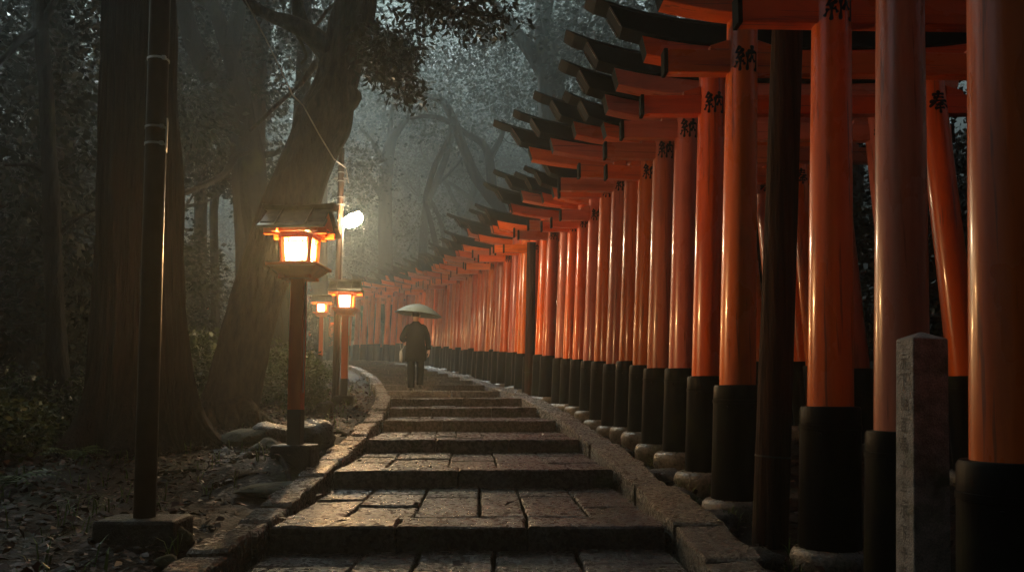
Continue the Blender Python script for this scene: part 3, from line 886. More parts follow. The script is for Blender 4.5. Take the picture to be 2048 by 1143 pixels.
class Tree:
    def __init__(s, seed): s.mb = MB(); s.anch = []; s.r = random.Random(seed)
    def grow(s, p, d, L, r, depth, maxd, wander, up, kids, ratio=.66, seg=6):
        rr = s.r; n = 6; pts = [p.copy()]; rad = [r]
        d = d.normalized()
        for i in range(n):
            d = (d + Vector((rr.gauss(0, wander), rr.gauss(0, wander), rr.gauss(0, wander * .7) + up))).normalized()
            p = p + d * (L / n); pts.append(p.copy()); rad.append(r * (1 - .55 * (i + 1) / n))
        s.mb.tube(pts, rad, max(4, seg - depth), cap=True)
        if depth >= maxd:
            s.anch += [pts[-1], pts[-2], pts[-4]]; return
        if depth >= maxd - 1: s.anch.append(pts[-1])
        k = kids if depth else kids + 1
        for j in range(k):
            t = rr.uniform(.35, 1.0) if j else 1.0
            i = min(n, int(t * n)); q = pts[i]
            ax = Vector((rr.gauss(0, 1), rr.gauss(0, 1), rr.gauss(0, .5))).normalized()
            dd = (d + ax * rr.uniform(.55, 1.0)).normalized()
            s.grow(q, dd, L * ratio * rr.uniform(.75, 1.2), rad[i] * rr.uniform(.6, .85), depth + 1, maxd, wander, up, kids, ratio, seg)
def trunk_nf(seed, amp=.12):
    return lambda p, d, t: 1 + amp * noise.noise(Vector((d.x * 1.6 + seed, d.y * 1.6, p.z * .5))) + amp * .5 * noise.noise(Vector((d.x * 5 + seed, d.y * 5, p.z * 1.2))) + .45 * max(0, .09 - t) / .09 * (.7 + .5 * math.sin(math.atan2(d.y, d.x) * 5 + seed))
def make_variant(seed, H, r0, frac, limbs, L, maxd=3, wander=.22, up=.05, kids=2, lean=.08, leaf=.2, per=26, spread=.55, mat='leaf_dark', bark='grey_bark'):
    t = Tree(seed); rr = t.r
    n = 14; p = Vector((0, 0, -.4)); d = Vector((rr.uniform(-lean, lean), rr.uniform(-lean, lean), 1)).normalized()
    pts = [p.copy()]; rad = [r0 * 1.15]
    hh = H * frac + (H * (1 - frac)) * .35
    for i in range(n):
        d = (d + Vector((rr.gauss(0, .07), rr.gauss(0, .07), .05))).normalized(); p = p + d * (hh / n)
        pts.append(p.copy()); rad.append(r0 * (1 - .5 * (i + 1) / n))
    t.mb.tube(pts, rad, 14, nf=trunk_nf(seed))
    for j in range(limbs):
        q = frac * H / hh + (1 - frac * H / hh) * (j / max(1, limbs - 1)); i = min(n, int(q * n))
        ang = j * 2.4 + rr.uniform(-.5, .5)
        dd = Vector((math.cos(ang), math.sin(ang), rr.uniform(.3, 1.0)))
        if j == limbs - 1: dd = Vector((rr.uniform(-.4, .4), rr.uniform(-.4, .4), 1))
        t.grow(pts[i], dd, L * rr.uniform(.8, 1.2), rad[i] * rr.uniform(.55, .8), 0, maxd, wander, up, kids)
    tm = auto_smooth(t.mb.mesh('trunk', bark), 60)
    C = cluster(t.anch, per, spread, seed)
    cm = leaf_mesh('crown', C, leaf, mat, seed=seed)
    return tm, cm
VAR = {
 'tall': make_variant(3, 22, .42, .5, 6, 4.6, 3, leaf=.22, per=60, spread=.72),
 'forked': make_variant(14, 17, .40, .28, 5, 5.2, 3, wander=.28, leaf=.20, per=60, spread=.66),
 'twisted': make_variant(25, 14, .36, .2, 5, 5.0, 3, wander=.34, lean=.3, leaf=.19, per=60, spread=.6),
 'slim': make_variant(36, 15, .17, .4, 7, 2.6, 2, wander=.2, leaf=.2, per=44, spread=.5),
 'under': make_variant(47, 6, .10, .12, 8, 1.9, 2, wander=.25, leaf=.15, per=60, spread=.38, up=.02),
}
SHRUB = []
for sd in (5, 6):
    t = Tree(sd)
    for j in range(7):
        a = j * .9 + t.r.uniform(-.3, .3)
        t.grow(Vector((.1 * math.cos(a), .1 * math.sin(a), -.1)), Vector((math.cos(a) * .7, math.sin(a) * .7, 1)), .55, .014, 0, 2, .2, .03, 3, .7, 5)
    SHRUB.append((t.mb.mesh('stem', 'grey_bark'), leaf_mesh('foliage', cluster(t.anch, 11, .10, sd), .085, 'leaf_bush', droop=.1, seed=sd)))
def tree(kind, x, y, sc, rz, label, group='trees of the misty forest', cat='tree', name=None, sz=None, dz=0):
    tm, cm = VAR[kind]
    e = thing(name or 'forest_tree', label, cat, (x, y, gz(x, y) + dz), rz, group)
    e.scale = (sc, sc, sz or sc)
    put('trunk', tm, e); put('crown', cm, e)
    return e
def xat(u, Y): return at(u, 600, Y).x

# --- the great cedar
def big_cedar():
    Y = 8.8; b = at(283, 905, Y)
    b.z = gz(b.x, Y)
    top = at(281, 0, Y) - b; top.y = 0
    e = thing('cedar_tree', 'huge reddish cedar trunk with flaring roots behind the brown pole', 'tree', b)
    mb = MB(); seg = 140; rings = 64; H = 15.0; vs = []; fs = []
    for i in range(rings + 1):
        z = -.3 + (H + .3) * (i / rings) ** 1.5
        zz = max(0, z)
        r = .40 + .085 * math.exp(-zz / 2.6) + .34 * math.exp(-zz / .36) - .012 * zz
        ox = top.x / top.z * zz; 
        for k in range(seg):
            th = 2 * math.pi * k / seg; c, s = math.cos(th), math.sin(th)
            fl = .16 * math.exp(-zz / .5) * (math.sin(th * 5 + 1) + .6 * math.sin(th * 9 + 2))
            rid = noise.noise(Vector((c * 5.5, s * 5.5, zz * .22))) * .035 + abs(noise.noise(Vector((c * 13, s * 13, zz * .5 + 4)))) * .075 + noise.noise(Vector((c * 26, s * 26, zz * 1.2))) * .012
            q = r + fl * r + rid
            vs.append((ox + q * c, q * s, z))
    for i in range(rings):
        for k in range(seg):
            k2 = (k + 1) % seg; fs.append((i * seg + k, i * seg + k2, (i + 1) * seg + k2, (i + 1) * seg + k))
    mb.add(vs, fs)
    put('trunk', mb.mesh('trunk', 'cedar_bark', True), e)
    an = []
    r = random.Random(3)
    for j in range(60):
        z = r.uniform(10, 17); a = r.uniform(0, 6.28); q = r.uniform(.5, 3.4) * (18 - z) / 7
        an.append(Vector((q * math.cos(a), q * math.sin(a), z - q * .2)))
    put('crown', leaf_mesh('crown', cluster(an, 120, .5, 4), .16, 'leaf_dark', seed=5), e)
big_cedar()

# --- the leaning oak behind the first lantern
def smooth_line(P, n=6):
    out = []
    m = len(P)
    for i in range(m - 1):
        p0, p1, p2, p3 = P[max(0, i - 1)], P[i], P[i + 1], P[min(m - 1, i + 2)]
        for j in range(n):
            t = j / n
            out.append(tuple(.5 * ((2 * b) + (-a + c) * t + (2 * a - 5 * b + 4 * c - d) * t * t + (-a + 3 * b - 3 * c + d) * t ** 3) for a, b, c, d in zip(p0, p1, p2, p3)))
    out.append(tuple(P[-1])); return out
def limb(mb, pix, Y, base, seg=12, amp=.08, sd=1, n=6):
    """limb through points (u, v, width in pixels, distance offset)"""
    P = []
    for u, v, w_, dy in pix:
        q = at(u, v, Y + dy) - base
        P.append((*q, w_ / 2 * (Y + dy) / F * (.91 if seg > 80 else 1)))
    S = smooth_line(P, n)
    mb.tube([s[:3] for s in S], [max(.004, s[3]) for s in S], seg,
            nf=lambda p, d, t: 1 + amp * noise.noise(Vector((d.x * 2 + sd, d.y * 2, p.z * .9))) + amp * .6 * noise.noise(Vector((d.x * 6 + sd, d.z * 6, p.z * 2.5))) + (amp * .9 * abs(noise.noise(Vector((d.x * 9, d.y * 9 + sd, p.z * 1.6)))) if seg > 30 else 0))
    return [Vector(s[:3]) for s in S]
def leaning_tree():
    Y = 11.0; b = at(458, 838, Y)
    e = thing('leaning_tree', 'thick gnarled leaning tree with a swollen knot behind the nearest lantern', 'tree', b)
    mb = MB()
    limb(mb, [(440, 880, 168, 0), (450, 838, 128, 0), (464, 790, 110, 0), (488, 690, 104, .0), (520, 575, 104, .0), (556, 470, 108, 0), (592, 385, 112, .05), (622, 305, 108, .1),
              (650, 240, 118, .1), (668, 185, 96, .1), (684, 120, 88, .1), (702, 50, 92, .1), (718, -30, 84, .1), (735, -140, 76, .3), (748, -300, 60, .6)], Y, b, 90, .12, 4, 12)
    # the knot
    K = at(694, 190, Y) - b
    vs = []
    limb(mb, [(610, 240, 60, .2), (655, 215, 92, .12), (690, 197, 72, .06), (710, 193, 44, .06), (722, 192, 14, .06)], Y, b, 18, .12, 8)
    # root flares
    for (pix) in ([(425, 815, 50, -.2), (412, 848, 26, -.45), (400, 866, 10, -.6)], [(480, 815, 60, -.2), (510, 838, 44, -.4), (545, 850, 14, -.5)], [(455, 815, 56, -.3), (462, 850, 28, -.55), (470, 866, 10, -.7)]):
        limb(mb, pix, Y, b, 10, .2, 5)
    put('trunk', mb.mesh('trunk', 'oak_bark', True), e)
    T = Tree(9)
    mb = T.mb
    A = limb(mb, [(664, 110, 66, .1), (640, 84, 48, .0), (612, 62, 40, -.1), (580, 46, 34, -.2), (546, 34, 26, -.3), (515, 18, 24, -.4), (490, -8, 20, -.5), (455, -60, 15, -.6)], Y, b, 12, .1)
    A += limb(mb, [(606, 50, 26, -.1), (595, 10, 26, -.1), (598, -40, 22, 0), (620, -110, 16, .2)], Y, b, 10, .1)
    limb(mb, [(585, 54, 9, -.1), (600, 80, 8, -.1), (612, 112, 7, -.1), (602, 128, 5, -.1)], Y, b, 6, .1)
    limb(mb, [(660, 150, 22, .1), (640, 122, 18, .3), (618, 145, 13, .5), (600, 170, 9, .7), (560, 205, 9, 1.0), (500, 262, 7, 1.3)], Y, b, 8, .1)
    limb(mb, [(690, 40, 12, 0), (668, 10, 8, 0), (632, 52, 6, 0)], Y, b, 6, .1)
    B = limb(mb, [(700, 60, 24, .1), (740, 60, 14, .0), (770, 100, 10, -.2), (790, 160, 6, -.3), (800, 200, 4, -.3)], Y, b, 7, .1)
    C = limb(mb, [(712, 10, 30, .1), (770, -45, 18, -.5), (840, -30, 13, -1.0), (900, 10, 9, -1.5), (950, 30, 6, -1.8), (1000, 30, 4, -2.0)], Y, b, 8, .1)
    put('limb', mb.mesh('limb', 'oak_bark', True), e)
    r = random.Random(2); an = []; an2 = []
    for k in range(58):
        u = r.uniform(735, 822); v = 60 + (u - 735) * .9 + r.uniform(-40, 62)
        if 50 < v < 235: an.append(at(u, v, Y + r.uniform(-.6, .5)) - b)
    for k in range(90):
        u = r.uniform(815, 1030); v = r.uniform(-160, 72) - 18 * abs(math.sin(u * .05))
        if u > 990: v -= 20
        an2.append(at(u, v, Y - 1.4 + r.uniform(-.7, .6)) - b)
    for k in range(160):
        u = r.uniform(420, 1100); v = r.uniform(-900, -130); an2.append(at(u, v, Y + r.uniform(-2.5, 2.5)) - b)
    c = cluster(an, 36, .14, 2); c2 = cluster(an2, 42, .17, 3)
    put('crown', leaf_mesh('crown', np.vstack([c, c2]), .125, 'leaf_brown', W=.19, droop=.8, seed=4), e)
leaning_tree()

# --- forked dark tree behind it, and the slender trunk at far left
def forked_tree():
    Y = 18.0; b = at(545, 760, Y); b.z = gz(b.x, Y)
    e = thing('forked_tree', 'dark forked tree with two thick limbs behind the leaning tree', 'tree', b)
    mb = MB()
    limb(mb, [(552, 790, 84, 0), (545, 730, 62, 0), (532, 600, 56, 0), (518, 480, 54, 0), (508, 380, 56, 0), (496, 280, 52, 0), (474, 225, 52, 0), (440, 185, 44, 0), (405, 130, 40, 0), (378, 60, 36, 0), (360, -30, 30, 0), (350, -150, 24, 0)], Y, b, 16, .08)
    limb(mb, [(492, 260, 44, 0), (480, 180, 40, 0), (462, 110, 38, .1), (445, 60, 34, .1), (425, 10, 28, .1), (395, -10, 26, .2), (370, -60, 20, .3)], Y, b, 12, .08)
    limb(mb, [(462, 100, 32, 0), (472, 50, 30, .1), (482, -10, 26, .2), (500, -120, 18, .3)], Y, b, 12, .08)
    limb(mb, [(500, 300, 16, 0), (470, 315, 15, -1.5), (452, 345, 14, -2.6), (420, 365, 12, -3.6), (380, 383, 10, -4.4), (345, 394, 8, -5.0)], Y, b, 8, .1)
    limb(mb, [(512, 310, 16, .1), (545, 308, 12, .2), (560, 300, 8, .3)], Y, b, 8, .1)
    limb(mb, [(468, 150, 20, 0), (440, 150, 18, 0), (415, 135, 9, 0)], Y, b, 8, .1)
    put('trunk', mb.mesh('trunk', 'dark_bark', True), e)
    r = random.Random(12); an = []
    for k in range(80):
        u = r.uniform(350, 640); v = r.uniform(-40, 215)
        an.append(at(u, v, Y + r.uniform(.4, 3.0)) - b)
    for k in range(26):
        an.append(at(r.uniform(345, 400), r.uniform(180, 275), Y - 3 + r.uniform(-.5, .5)) - b)
    for k in range(110): an.append(at(r.uniform(250, 760), r.uniform(-500, -60), Y + r.uniform(-2, 4)) - b)
    put('crown', leaf_mesh('crown', cluster(an, 64, .30, 6), .13, 'leaf_dark', W=.28, droop=.5, seed=6), e)
forked_tree()
def slender_tree():
    Y = 10.5; b = at(124, 835, Y); b.z = gz(b.x, Y)
    e = thing('slender_tree', 'thin dark sinuous trunk left of the huge cedar', 'tree', b)
    mb = MB()
    limb(mb, [(134, 870, 66, 0), (128, 825, 48, 0), (116, 740, 42, 0), (110, 620, 36, 0), (106, 520, 34, 0), (103, 400, 32, 0), (97, 290, 28, 0), (92, 180, 28, 0), (82, 80, 28, 0), (80, -20, 26, 0), (92, -200, 18, 0)], Y, b, 14, .1)
    limb(mb, [(82, 60, 20, 0), (40, 80, 16, -.2), (15, 110, 14, -.3), (-20, 140, 10, -.4)], Y, b, 8, .1)
    limb(mb, [(84, 50, 18, 0), (105, 10, 14, 0), (130, -40, 10, 0)], Y, b, 8, .1)
    limb(mb, [(100, 350, 12, 0), (60, 330, 9, -.2), (10, 330, 6, -.3)], Y, b, 6, .1)
    limb(mb, [(108, 480, 10, 0), (150, 440, 8, .1), (190, 420, 5, .1)], Y, b, 6, .1)
    put('trunk', mb.mesh('trunk', 'dark_bark', True), e)
    r = random.Random(22); an = []
    for k in range(60): an.append(at(r.uniform(-60, 215), r.uniform(-80, 110), Y + r.uniform(-.4, 2)) - b)
    for k in range(60): an.append(at(r.uniform(-60, 220), r.uniform(120, 460), Y + r.uniform(1, 4)) - b)
    put('crown', leaf_mesh('crown', cluster(an, 60, .22, 8), .12, 'leaf_dark', W=.27, droop=.6, seed=9), e)
slender_tree()

# --- hand-placed twisted trees in the mist
def misty(name, u, Y, label, limbs, leaves, vb, leafsize=.17, seed=1, per=95, spread=.6):
    b = at(u, vb, Y); b.z = gz(b.x, Y)
    e = thing(name, label, 'tree', b)
    mb = MB()
    for pix in limbs: limb(mb, [(p[0], p[1], p[2], p[3] if len(p) > 3 else 0) for p in pix], Y, b, 9, .08, seed)
    put('trunk', mb.mesh('trunk', 'dark_bark', True), e)
    r = random.Random(seed); an = []
    for (u0, u1, v0, v1, n) in leaves:
        for k in range(n): an.append(at(r.uniform(u0, u1), r.uniform(v0, v1), Y + r.uniform(-1.5, 3)) - b)
    put('crown', leaf_mesh('crown', cluster(an, per, spread, seed), leafsize, 'leaf_dark', seed=seed), e)
misty('bowed_tree', 1000, 34.5, 'twisted misty tree whose bowed trunk curves left above the gate roofs',
      [[(1040, 560, 30), (1005, 430, 26), (975, 385, 24), (950, 350, 22), (925, 290, 20), (905, 235, 18), (880, 200, 16), (840, 192, 10)],
       [(985, 395, 22), (980, 330, 20), (968, 290, 16), (930, 265, 13), (890, 240, 11), (850, 232, 9), (820, 238, 6)],
       [(978, 320, 16), (1000, 280, 12), (1010, 250, 8)], [(905, 238, 12), (895, 280, 11), (870, 330, 12), (858, 370, 12), (850, 400, 10), (858, 430, 10), (872, 490, 12), (880, 540, 12)]],
      [(820, 1060, 90, 200, 22), (860, 1000, 250, 300, 5), (760, 900, 150, 230, 8)], 700, seed=31)
misty('great_forked_tree', 1105, 28, 'massive misty tree with spreading forked limbs above the gate roofs',
      [[(1120, 600, 70), (1112, 320, 66), (1105, 200, 58), (1095, 130, 48), (1085, 80, 36), (1090, 20, 30), (1105, -40, 24), (1120, -160, 16)],
       [(1098, 150, 44), (1065, 105, 34), (1035, 70, 26), (1010, 35, 20), (980, 0, 14), (940, -30, 9)], [(1088, 40, 26), (1078, 0, 20), (1065, -60, 14)],
       [(1100, 110, 28), (1130, 60, 20), (1155, 35, 14), (1180, 0, 10)], [(1110, 180, 24), (1130, 140, 16), (1150, 90, 10)]],
      [(930, 1250, -120, 40, 50), (1120, 1290, 0, 130, 14), (900, 1050, 10, 90, 8)], 700, seed=32)
misty('pale_tree', 770, 44, 'pale straight misty trunk just right of the street lamp',
      [[(772, 640, 34), (770, 420, 28), (772, 340, 28), (780, 290, 24), (795, 260, 18), (830, 215, 10)], [(768, 400, 14), (735, 350, 11), (715, 325, 6)], [(770, 330, 16), (745, 285, 10), (720, 255, 6)], [(778, 300, 14), (782, 240, 10), (790, 180, 7)]],
      [(700, 870, 180, 270, 16), (720, 900, 60, 200, 18)], 720, seed=33)
misty('arching_tree', 870, 41, 'slim misty tree arching to the right in front of pale fog',
      [[(840, 640, 22), (850, 430, 16), (870, 370, 15), (890, 320, 13), (905, 270, 11), (915, 220, 8)], [(860, 400, 10), (880, 440, 9), (890, 500, 9)], [(868, 375, 7), (900, 345, 6), (925, 315, 4)]],
      [(820, 960, 170, 280, 9), (800, 940, 400, 490, 10)], 720, seed=34)
misty('thin_tree', 402, 25, 'straight pale trunk between the cedar and the forked tree',
      [[(398, 700, 30), (400, 500, 26), (404, 300, 26), (408, 150, 24), (412, 40, 22), (420, -100, 18)], [(404, 160, 12), (430, 120, 8), (450, 60, 5)]],
      [(340, 480, -200, 30, 40), (350, 440, 40, 170, 12)], 740, seed=35, leafsize=.18, spread=.4)
misty('crooked_tree', 430, 23, 'crooked thin trunk just left of the forked tree',
      [[(432, 720, 20), (430, 560, 17), (428, 420, 17), (440, 330, 17), (452, 270, 14), (450, 200, 9)], [(430, 400, 8), (460, 360, 6), (480, 350, 4)]],
      [(380, 520, 160, 300, 24), (350, 420, 480, 600, 14)], 740, seed=36, leafsize=.16, spread=.35)
misty('stout_tree', 556, 20, 'stout brown trunk right behind the nearest lantern post',
      [[(560, 760, 66), (556, 700, 50), (560, 600, 46), (575, 480, 44), (590, 380, 40), (600, 280, 36), (605, 190, 32), (610, 60, 28), (612, -100, 20)], [(605, 640, 0.5), (600, 640, .5)]],
      [(500, 720, -200, 40, 40)], 745, seed=37, leafsize=.18, spread=.45)
misty('grey_trunk', 640, 34, 'grey hazy trunk rising between the leaning tree and the utility pole',
      [[(640, 700, 36), (638, 500, 32), (640, 360, 30), (646, 200, 26), (650, 60, 20)], [(640, 300, 14), (670, 250, 9), (700, 230, 6)]],
      [(590, 740, 20, 180, 40), (680, 760, 280, 400, 16)], 720, seed=38)
# --- the rest of the forest, each tree by itself
def place_forest():
    spots = [('tall', 720, 60, 1.0), ('forked', 860, 62, 1.1), ('tall', 930, 55, 1.0), ('twisted', 1010, 66, 1.2), ('forked', 560, 58, 1.05),
             ('twisted', 180, 30, 1.0), ('slim', 45, 22, 1.0), ('forked', 10, 33, 1.0), ('tall', -120, 26, 1.0),
             ('tall', 660, 76, 1.15), ('forked', 790, 80, 1.2), ('tall', 420, 70, 1.1), ('tall', 1100, 78, 1.2), ('forked', 200, 72, 1.1), ('tall', 60, 60, 1.05),
             ('slim', 268, 21, .8), ('twisted', 620, 62, 1.0), ('tall', 880, 92, 1.3), ('forked', 560, 95, 1.3), ('tall', 730, 98, 1.3), ('tall', 320, 95, 1.3), ('tall', 1020, 98, 1.3)]
    right = [('twisted', 1260, 34, 1.0), ('forked', 1420, 27, .9), ('tall', 1340, 46, 1.0), ('slim', 1600, 20, 1.0), ('twisted', 1720, 17, .9), ('slim', 1900, 14, 1.0), ('forked', 2120, 18, .9), ('tall', 1560, 34, 1.0), ('tall', 2350, 14, .9)]
    desc = {'tall': 'tall straight tree', 'forked': 'broad forked tree', 'twisted': 'twisted low-limbed tree', 'slim': 'slim young tree'}
    r = random.Random(4)
    marks = [(120, 'at the left edge of the photo'), (230, 'behind the slender trunk'), (345, 'behind the huge cedar'), (470, 'between cedar and forked tree'), (600, 'behind the leaning tree'), (700, 'behind the utility pole'),
             (830, 'over the street lamp'), (960, 'over the walker'), (1150, 'above the gate roofs')]
    seen = {}
    for kind, u, Y, sc in spots:
        x = xat(u, Y)
        w_ = next((t for q, t in marks if u < q), marks[-1][1])
        dist = 'nearer' if Y < 30 else 'mid-distance' if Y < 48 else 'hazy far' if Y < 70 else 'faintest farthest'
        lab = f'{dist} {desc[kind]} in the fog {w_}'
        seen[lab] = seen.get(lab, 0) + 1
        if seen[lab] > 1: lab += ', the paler one'
        tree(kind, x, Y, sc * r.uniform(.94, 1.06), r.uniform(0, 6.28), lab)
    for i, (kind, u, Y, sc) in enumerate(right):
        x = max(xat(u, Y), XL(min(Y, 45)) + 5.0)
        tree(kind, x, Y, sc, r.uniform(0, 6.28), f'{desc[kind]} on the dark bank behind the gates, {ordinal(i + 1)} from the left' if i else f'{desc[kind]} on the dark bank behind the gates, leftmost')
place_forest()
def canopy():  # extra trees, mostly out of view, added to block sky and sun nearby
    sp = [('tall', -6.5, -3, .95, 'tall tree behind the viewer on the left bank, added for shade'), ('forked', 6.5, -5, 1.0, 'broad forked tree behind the viewer on the gate side, added for shade'), ('tall', -10, 3, .95, 'tall tree left of the big cedar, outside the frame, added for shade'),
          ('tall', 8.2, 2, .9, 'tall tree on the bank beside the nearest gate, added for shade'), ('forked', -2.8, -10, 1.0, 'broad forked tree farther back down the steps, added for shade'), ('forked', -12, 9, .9, 'broad forked tree left of the slender trunk, added for shade'),
          ('tall', 9.5, 9, .85, 'tall tree on the bank behind the fourth gate, added for shade'), ('tall', -10.5, 32, 1.0, 'tall straight tree left of the bend in the steps, added for shade'), ('tall', -8.6, 14, .95, 'tall dark trunk right behind the slender trunk, added for shade'), ('tall', -6.4, 20.5, 1.25, 'tall dark trunk hidden behind the leaning tree, added for shade'), ('tall', 4.7, 15, 1.2, 'tall tree on the bank behind the middle gates, added for shade'), ('tall', 4.2, 20, 1.2, 'tall tree on the bank behind the gates beside the walker, added for shade'), ('tall', 2.6, -8, .9, 'tall tree beside the lower steps, added for shade')]
    for k, x, y, sc, lab in sp: tree(k, x, y, sc, x * 1.7, lab)
canopy()
def distant_woods():
    g = np.random.default_rng(77); A = []
    for k in range(620):
        y = 74 + 50 * g.random() ** 1.2; x = g.uniform(-62, 50)
        h = g.uniform(8, 17); z = gz(x, y)
        for j in range(5): A.append((x + g.normal() * 1.6, y + g.normal() * 1.6, z + h * (.35 + .65 * g.random())))
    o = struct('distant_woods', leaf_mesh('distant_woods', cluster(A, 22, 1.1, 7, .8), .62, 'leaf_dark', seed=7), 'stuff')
    o['label'] = 'far wooded hillside dissolving into grey mist'
distant_woods()
def understory():
    r = random.Random(8)
    spots = [(-40, 14, .9), (60, 18, .9), (170, 15, .7), (-260, 12, 1.0), (150, 22, 1.1), (345, 16, .33), (395, 19, .25), (340, 28, .4), (450, 34, .45), (520, 30, .4), (600, 42, .7), (215, 19, .8),
             (690, 52, 1.2), (820, 56, 1.3), (900, 52, 1.3), (960, 60, 1.5), (750, 58, 1.4), (270, 30, 1.0), (90, 36, 1.4), (570, 26, .45)]
    nm = ['by the left edge of the photo', 'behind the slender trunk', 'left of the cedar base', 'at the very left edge, low', 'deeper left of the cedar', 'right of the cedar base', 'beside the thin tree',
          'behind the pale straight trunk', 'behind the crooked trunk', 'left of the stout trunk', 'behind the nearest lantern', 'against the left flank of the cedar', 'behind the utility pole', 'above the umbrella',
          'left of the bowed tree', 'under the bowed tree', 'under the pale misty trunk', 'behind the cedar, deep', 'deepest at the left', 'low between leaning tree and lantern']
    for (u, Y, sc), n in zip(spots, nm):
        tree('under', xat(u, Y), Y, sc, r.uniform(0, 6.28), f'small bushy evergreen {n}', 'evergreen bushes under the trees', 'small tree', 'understory_tree')
    rs = [(1690, 9.5, .8), (1760, 8.5, .7), (1880, 8, .7), (1960, 7, .7), (1640, 12, .9), (1560, 15, 1.0), (1450, 20, 1.1), (1330, 26, 1.2), (2060, 6.5, .6)]
    for i, (u, Y, sc) in enumerate(rs):
        x = max(xat(u, Y), XL(Y) + 5.2); sc *= .8
        tree('under', x, Y, sc, r.uniform(0, 6.28), f'dark glinting evergreen glimpsed between right-hand pillars, {ordinal(i + 1)} by size order' if False else f'dark evergreen glimpsed between gate pillars, {ordinal(i + 1)} along the bank', 'evergreens behind the gates', 'small tree', 'understory_tree')
understory()
def shrubs():
    r = random.Random(5)
    spots = [(350, 735, 12.5, 1.1), (385, 745, 13.5, 1.1), (365, 700, 14.5, 1.3), (560, 760, 15.5, 1.0), (590, 765, 14.5, .8), (545, 740, 18, 1.2), (620, 745, 18, .8), (20, 850, 9.6, .8), (70, 890, 8.6, .6), (200, 860, 10.5, .7), (155, 870, 9.9, .6), (-30, 900, 8.0, .8), (515, 770, 13.5, .8), (605, 780, 12.6, .5)]
    nm = ['right of the cedar, lowest', 'left of the leaning tree base', 'between cedar and leaning tree, tallest', 'right of the leaning tree, glistening', 'left of the utility pole foot', 'behind the leaning tree base', 'under the farthest lantern',
          'at the left edge under the trees', 'in front of the slender trunk', 'left of the cedar roots', 'beside the slender trunk foot', 'cut by the left edge of the photo', 'behind the dark boulder', 'low beside the utility pole']
    for i, ((u, v, Y, sc), n) in enumerate(zip(spots, nm)):
        x = xat(u, Y); sm, fm = SHRUB[i % 2]
        e = thing('shrub', f'low leafy shrub {n}', 'shrub', (x, Y, gz(x, Y)), r.uniform(0, 6), 'shrubs on the forest floor')
        e.scale = (sc, sc, sc * r.uniform(.8, 1.1))
        put('stem', sm, e); put('foliage', fm, e)
shrubs()
def ferns():
    def frond_mesh(seed):
        r = random.Random(seed); mb = MB()
        for k in range(9):
            a = k * 6.28 / 9 + r.uniform(-.3, .3); L = r.uniform(.5, .8); rise = r.uniform(.5, .8)
            line = []
            for j in range(13):
                t = j / 12; rad = L * t; z = rise * (t - t * t * .8) * L * 1.6
                line.append(Vector((math.cos(a) * rad, math.sin(a) * rad, z)))
            side = Vector((-math.sin(a), math.cos(a), 0))
            mb.tube(line, [.006 * (1 - j / 13) + .001 for j in range(13)], 4)
            for j in range(2, 13):
                p = line[j]; t = j / 12; wl = .17 * math.sin(min(1, t * 1.1 + .1) * 3.0) + .02
                d = (line[j] - line[j - 1]).normalized()
                for s in (-1, 1):
                    tip = p + side * s * wl + d * wl * .45 - Vector((0, 0, wl * .25))
                    mb.add([p - d * .022, tip, p + d * .022], [(0, 1, 2)])
        return mb.mesh('fronds', 'fern_leaf')
    fm = [frond_mesh(1), frond_mesh(2)]
    spots = [(372, 13, 1.3, 'arching green fern between the cedar and the leaning tree'), (345, 11.5, 1.0, 'green fern close against the right side of the cedar'), (395, 14.5, 1.1, 'pale fern half hidden behind the leaning tree base'),
             (165, 7.9, .5, 'small fern at the foot of the cedar roots'), (20, 6.3, .6, 'dim fern at the left edge among dead leaves'), (600, 14.2, .6, 'small fern beside the utility pole foot')]
    for i, (u, Y, sc, lab) in enumerate(spots):
        x = xat(u, Y)
        o = thing('fern', lab, 'fern', (x, Y, gz(x, Y)), i * 1.3, 'ferns on the forest floor', me=fm[i % 2]); o.scale = (sc, sc, sc)
ferns()

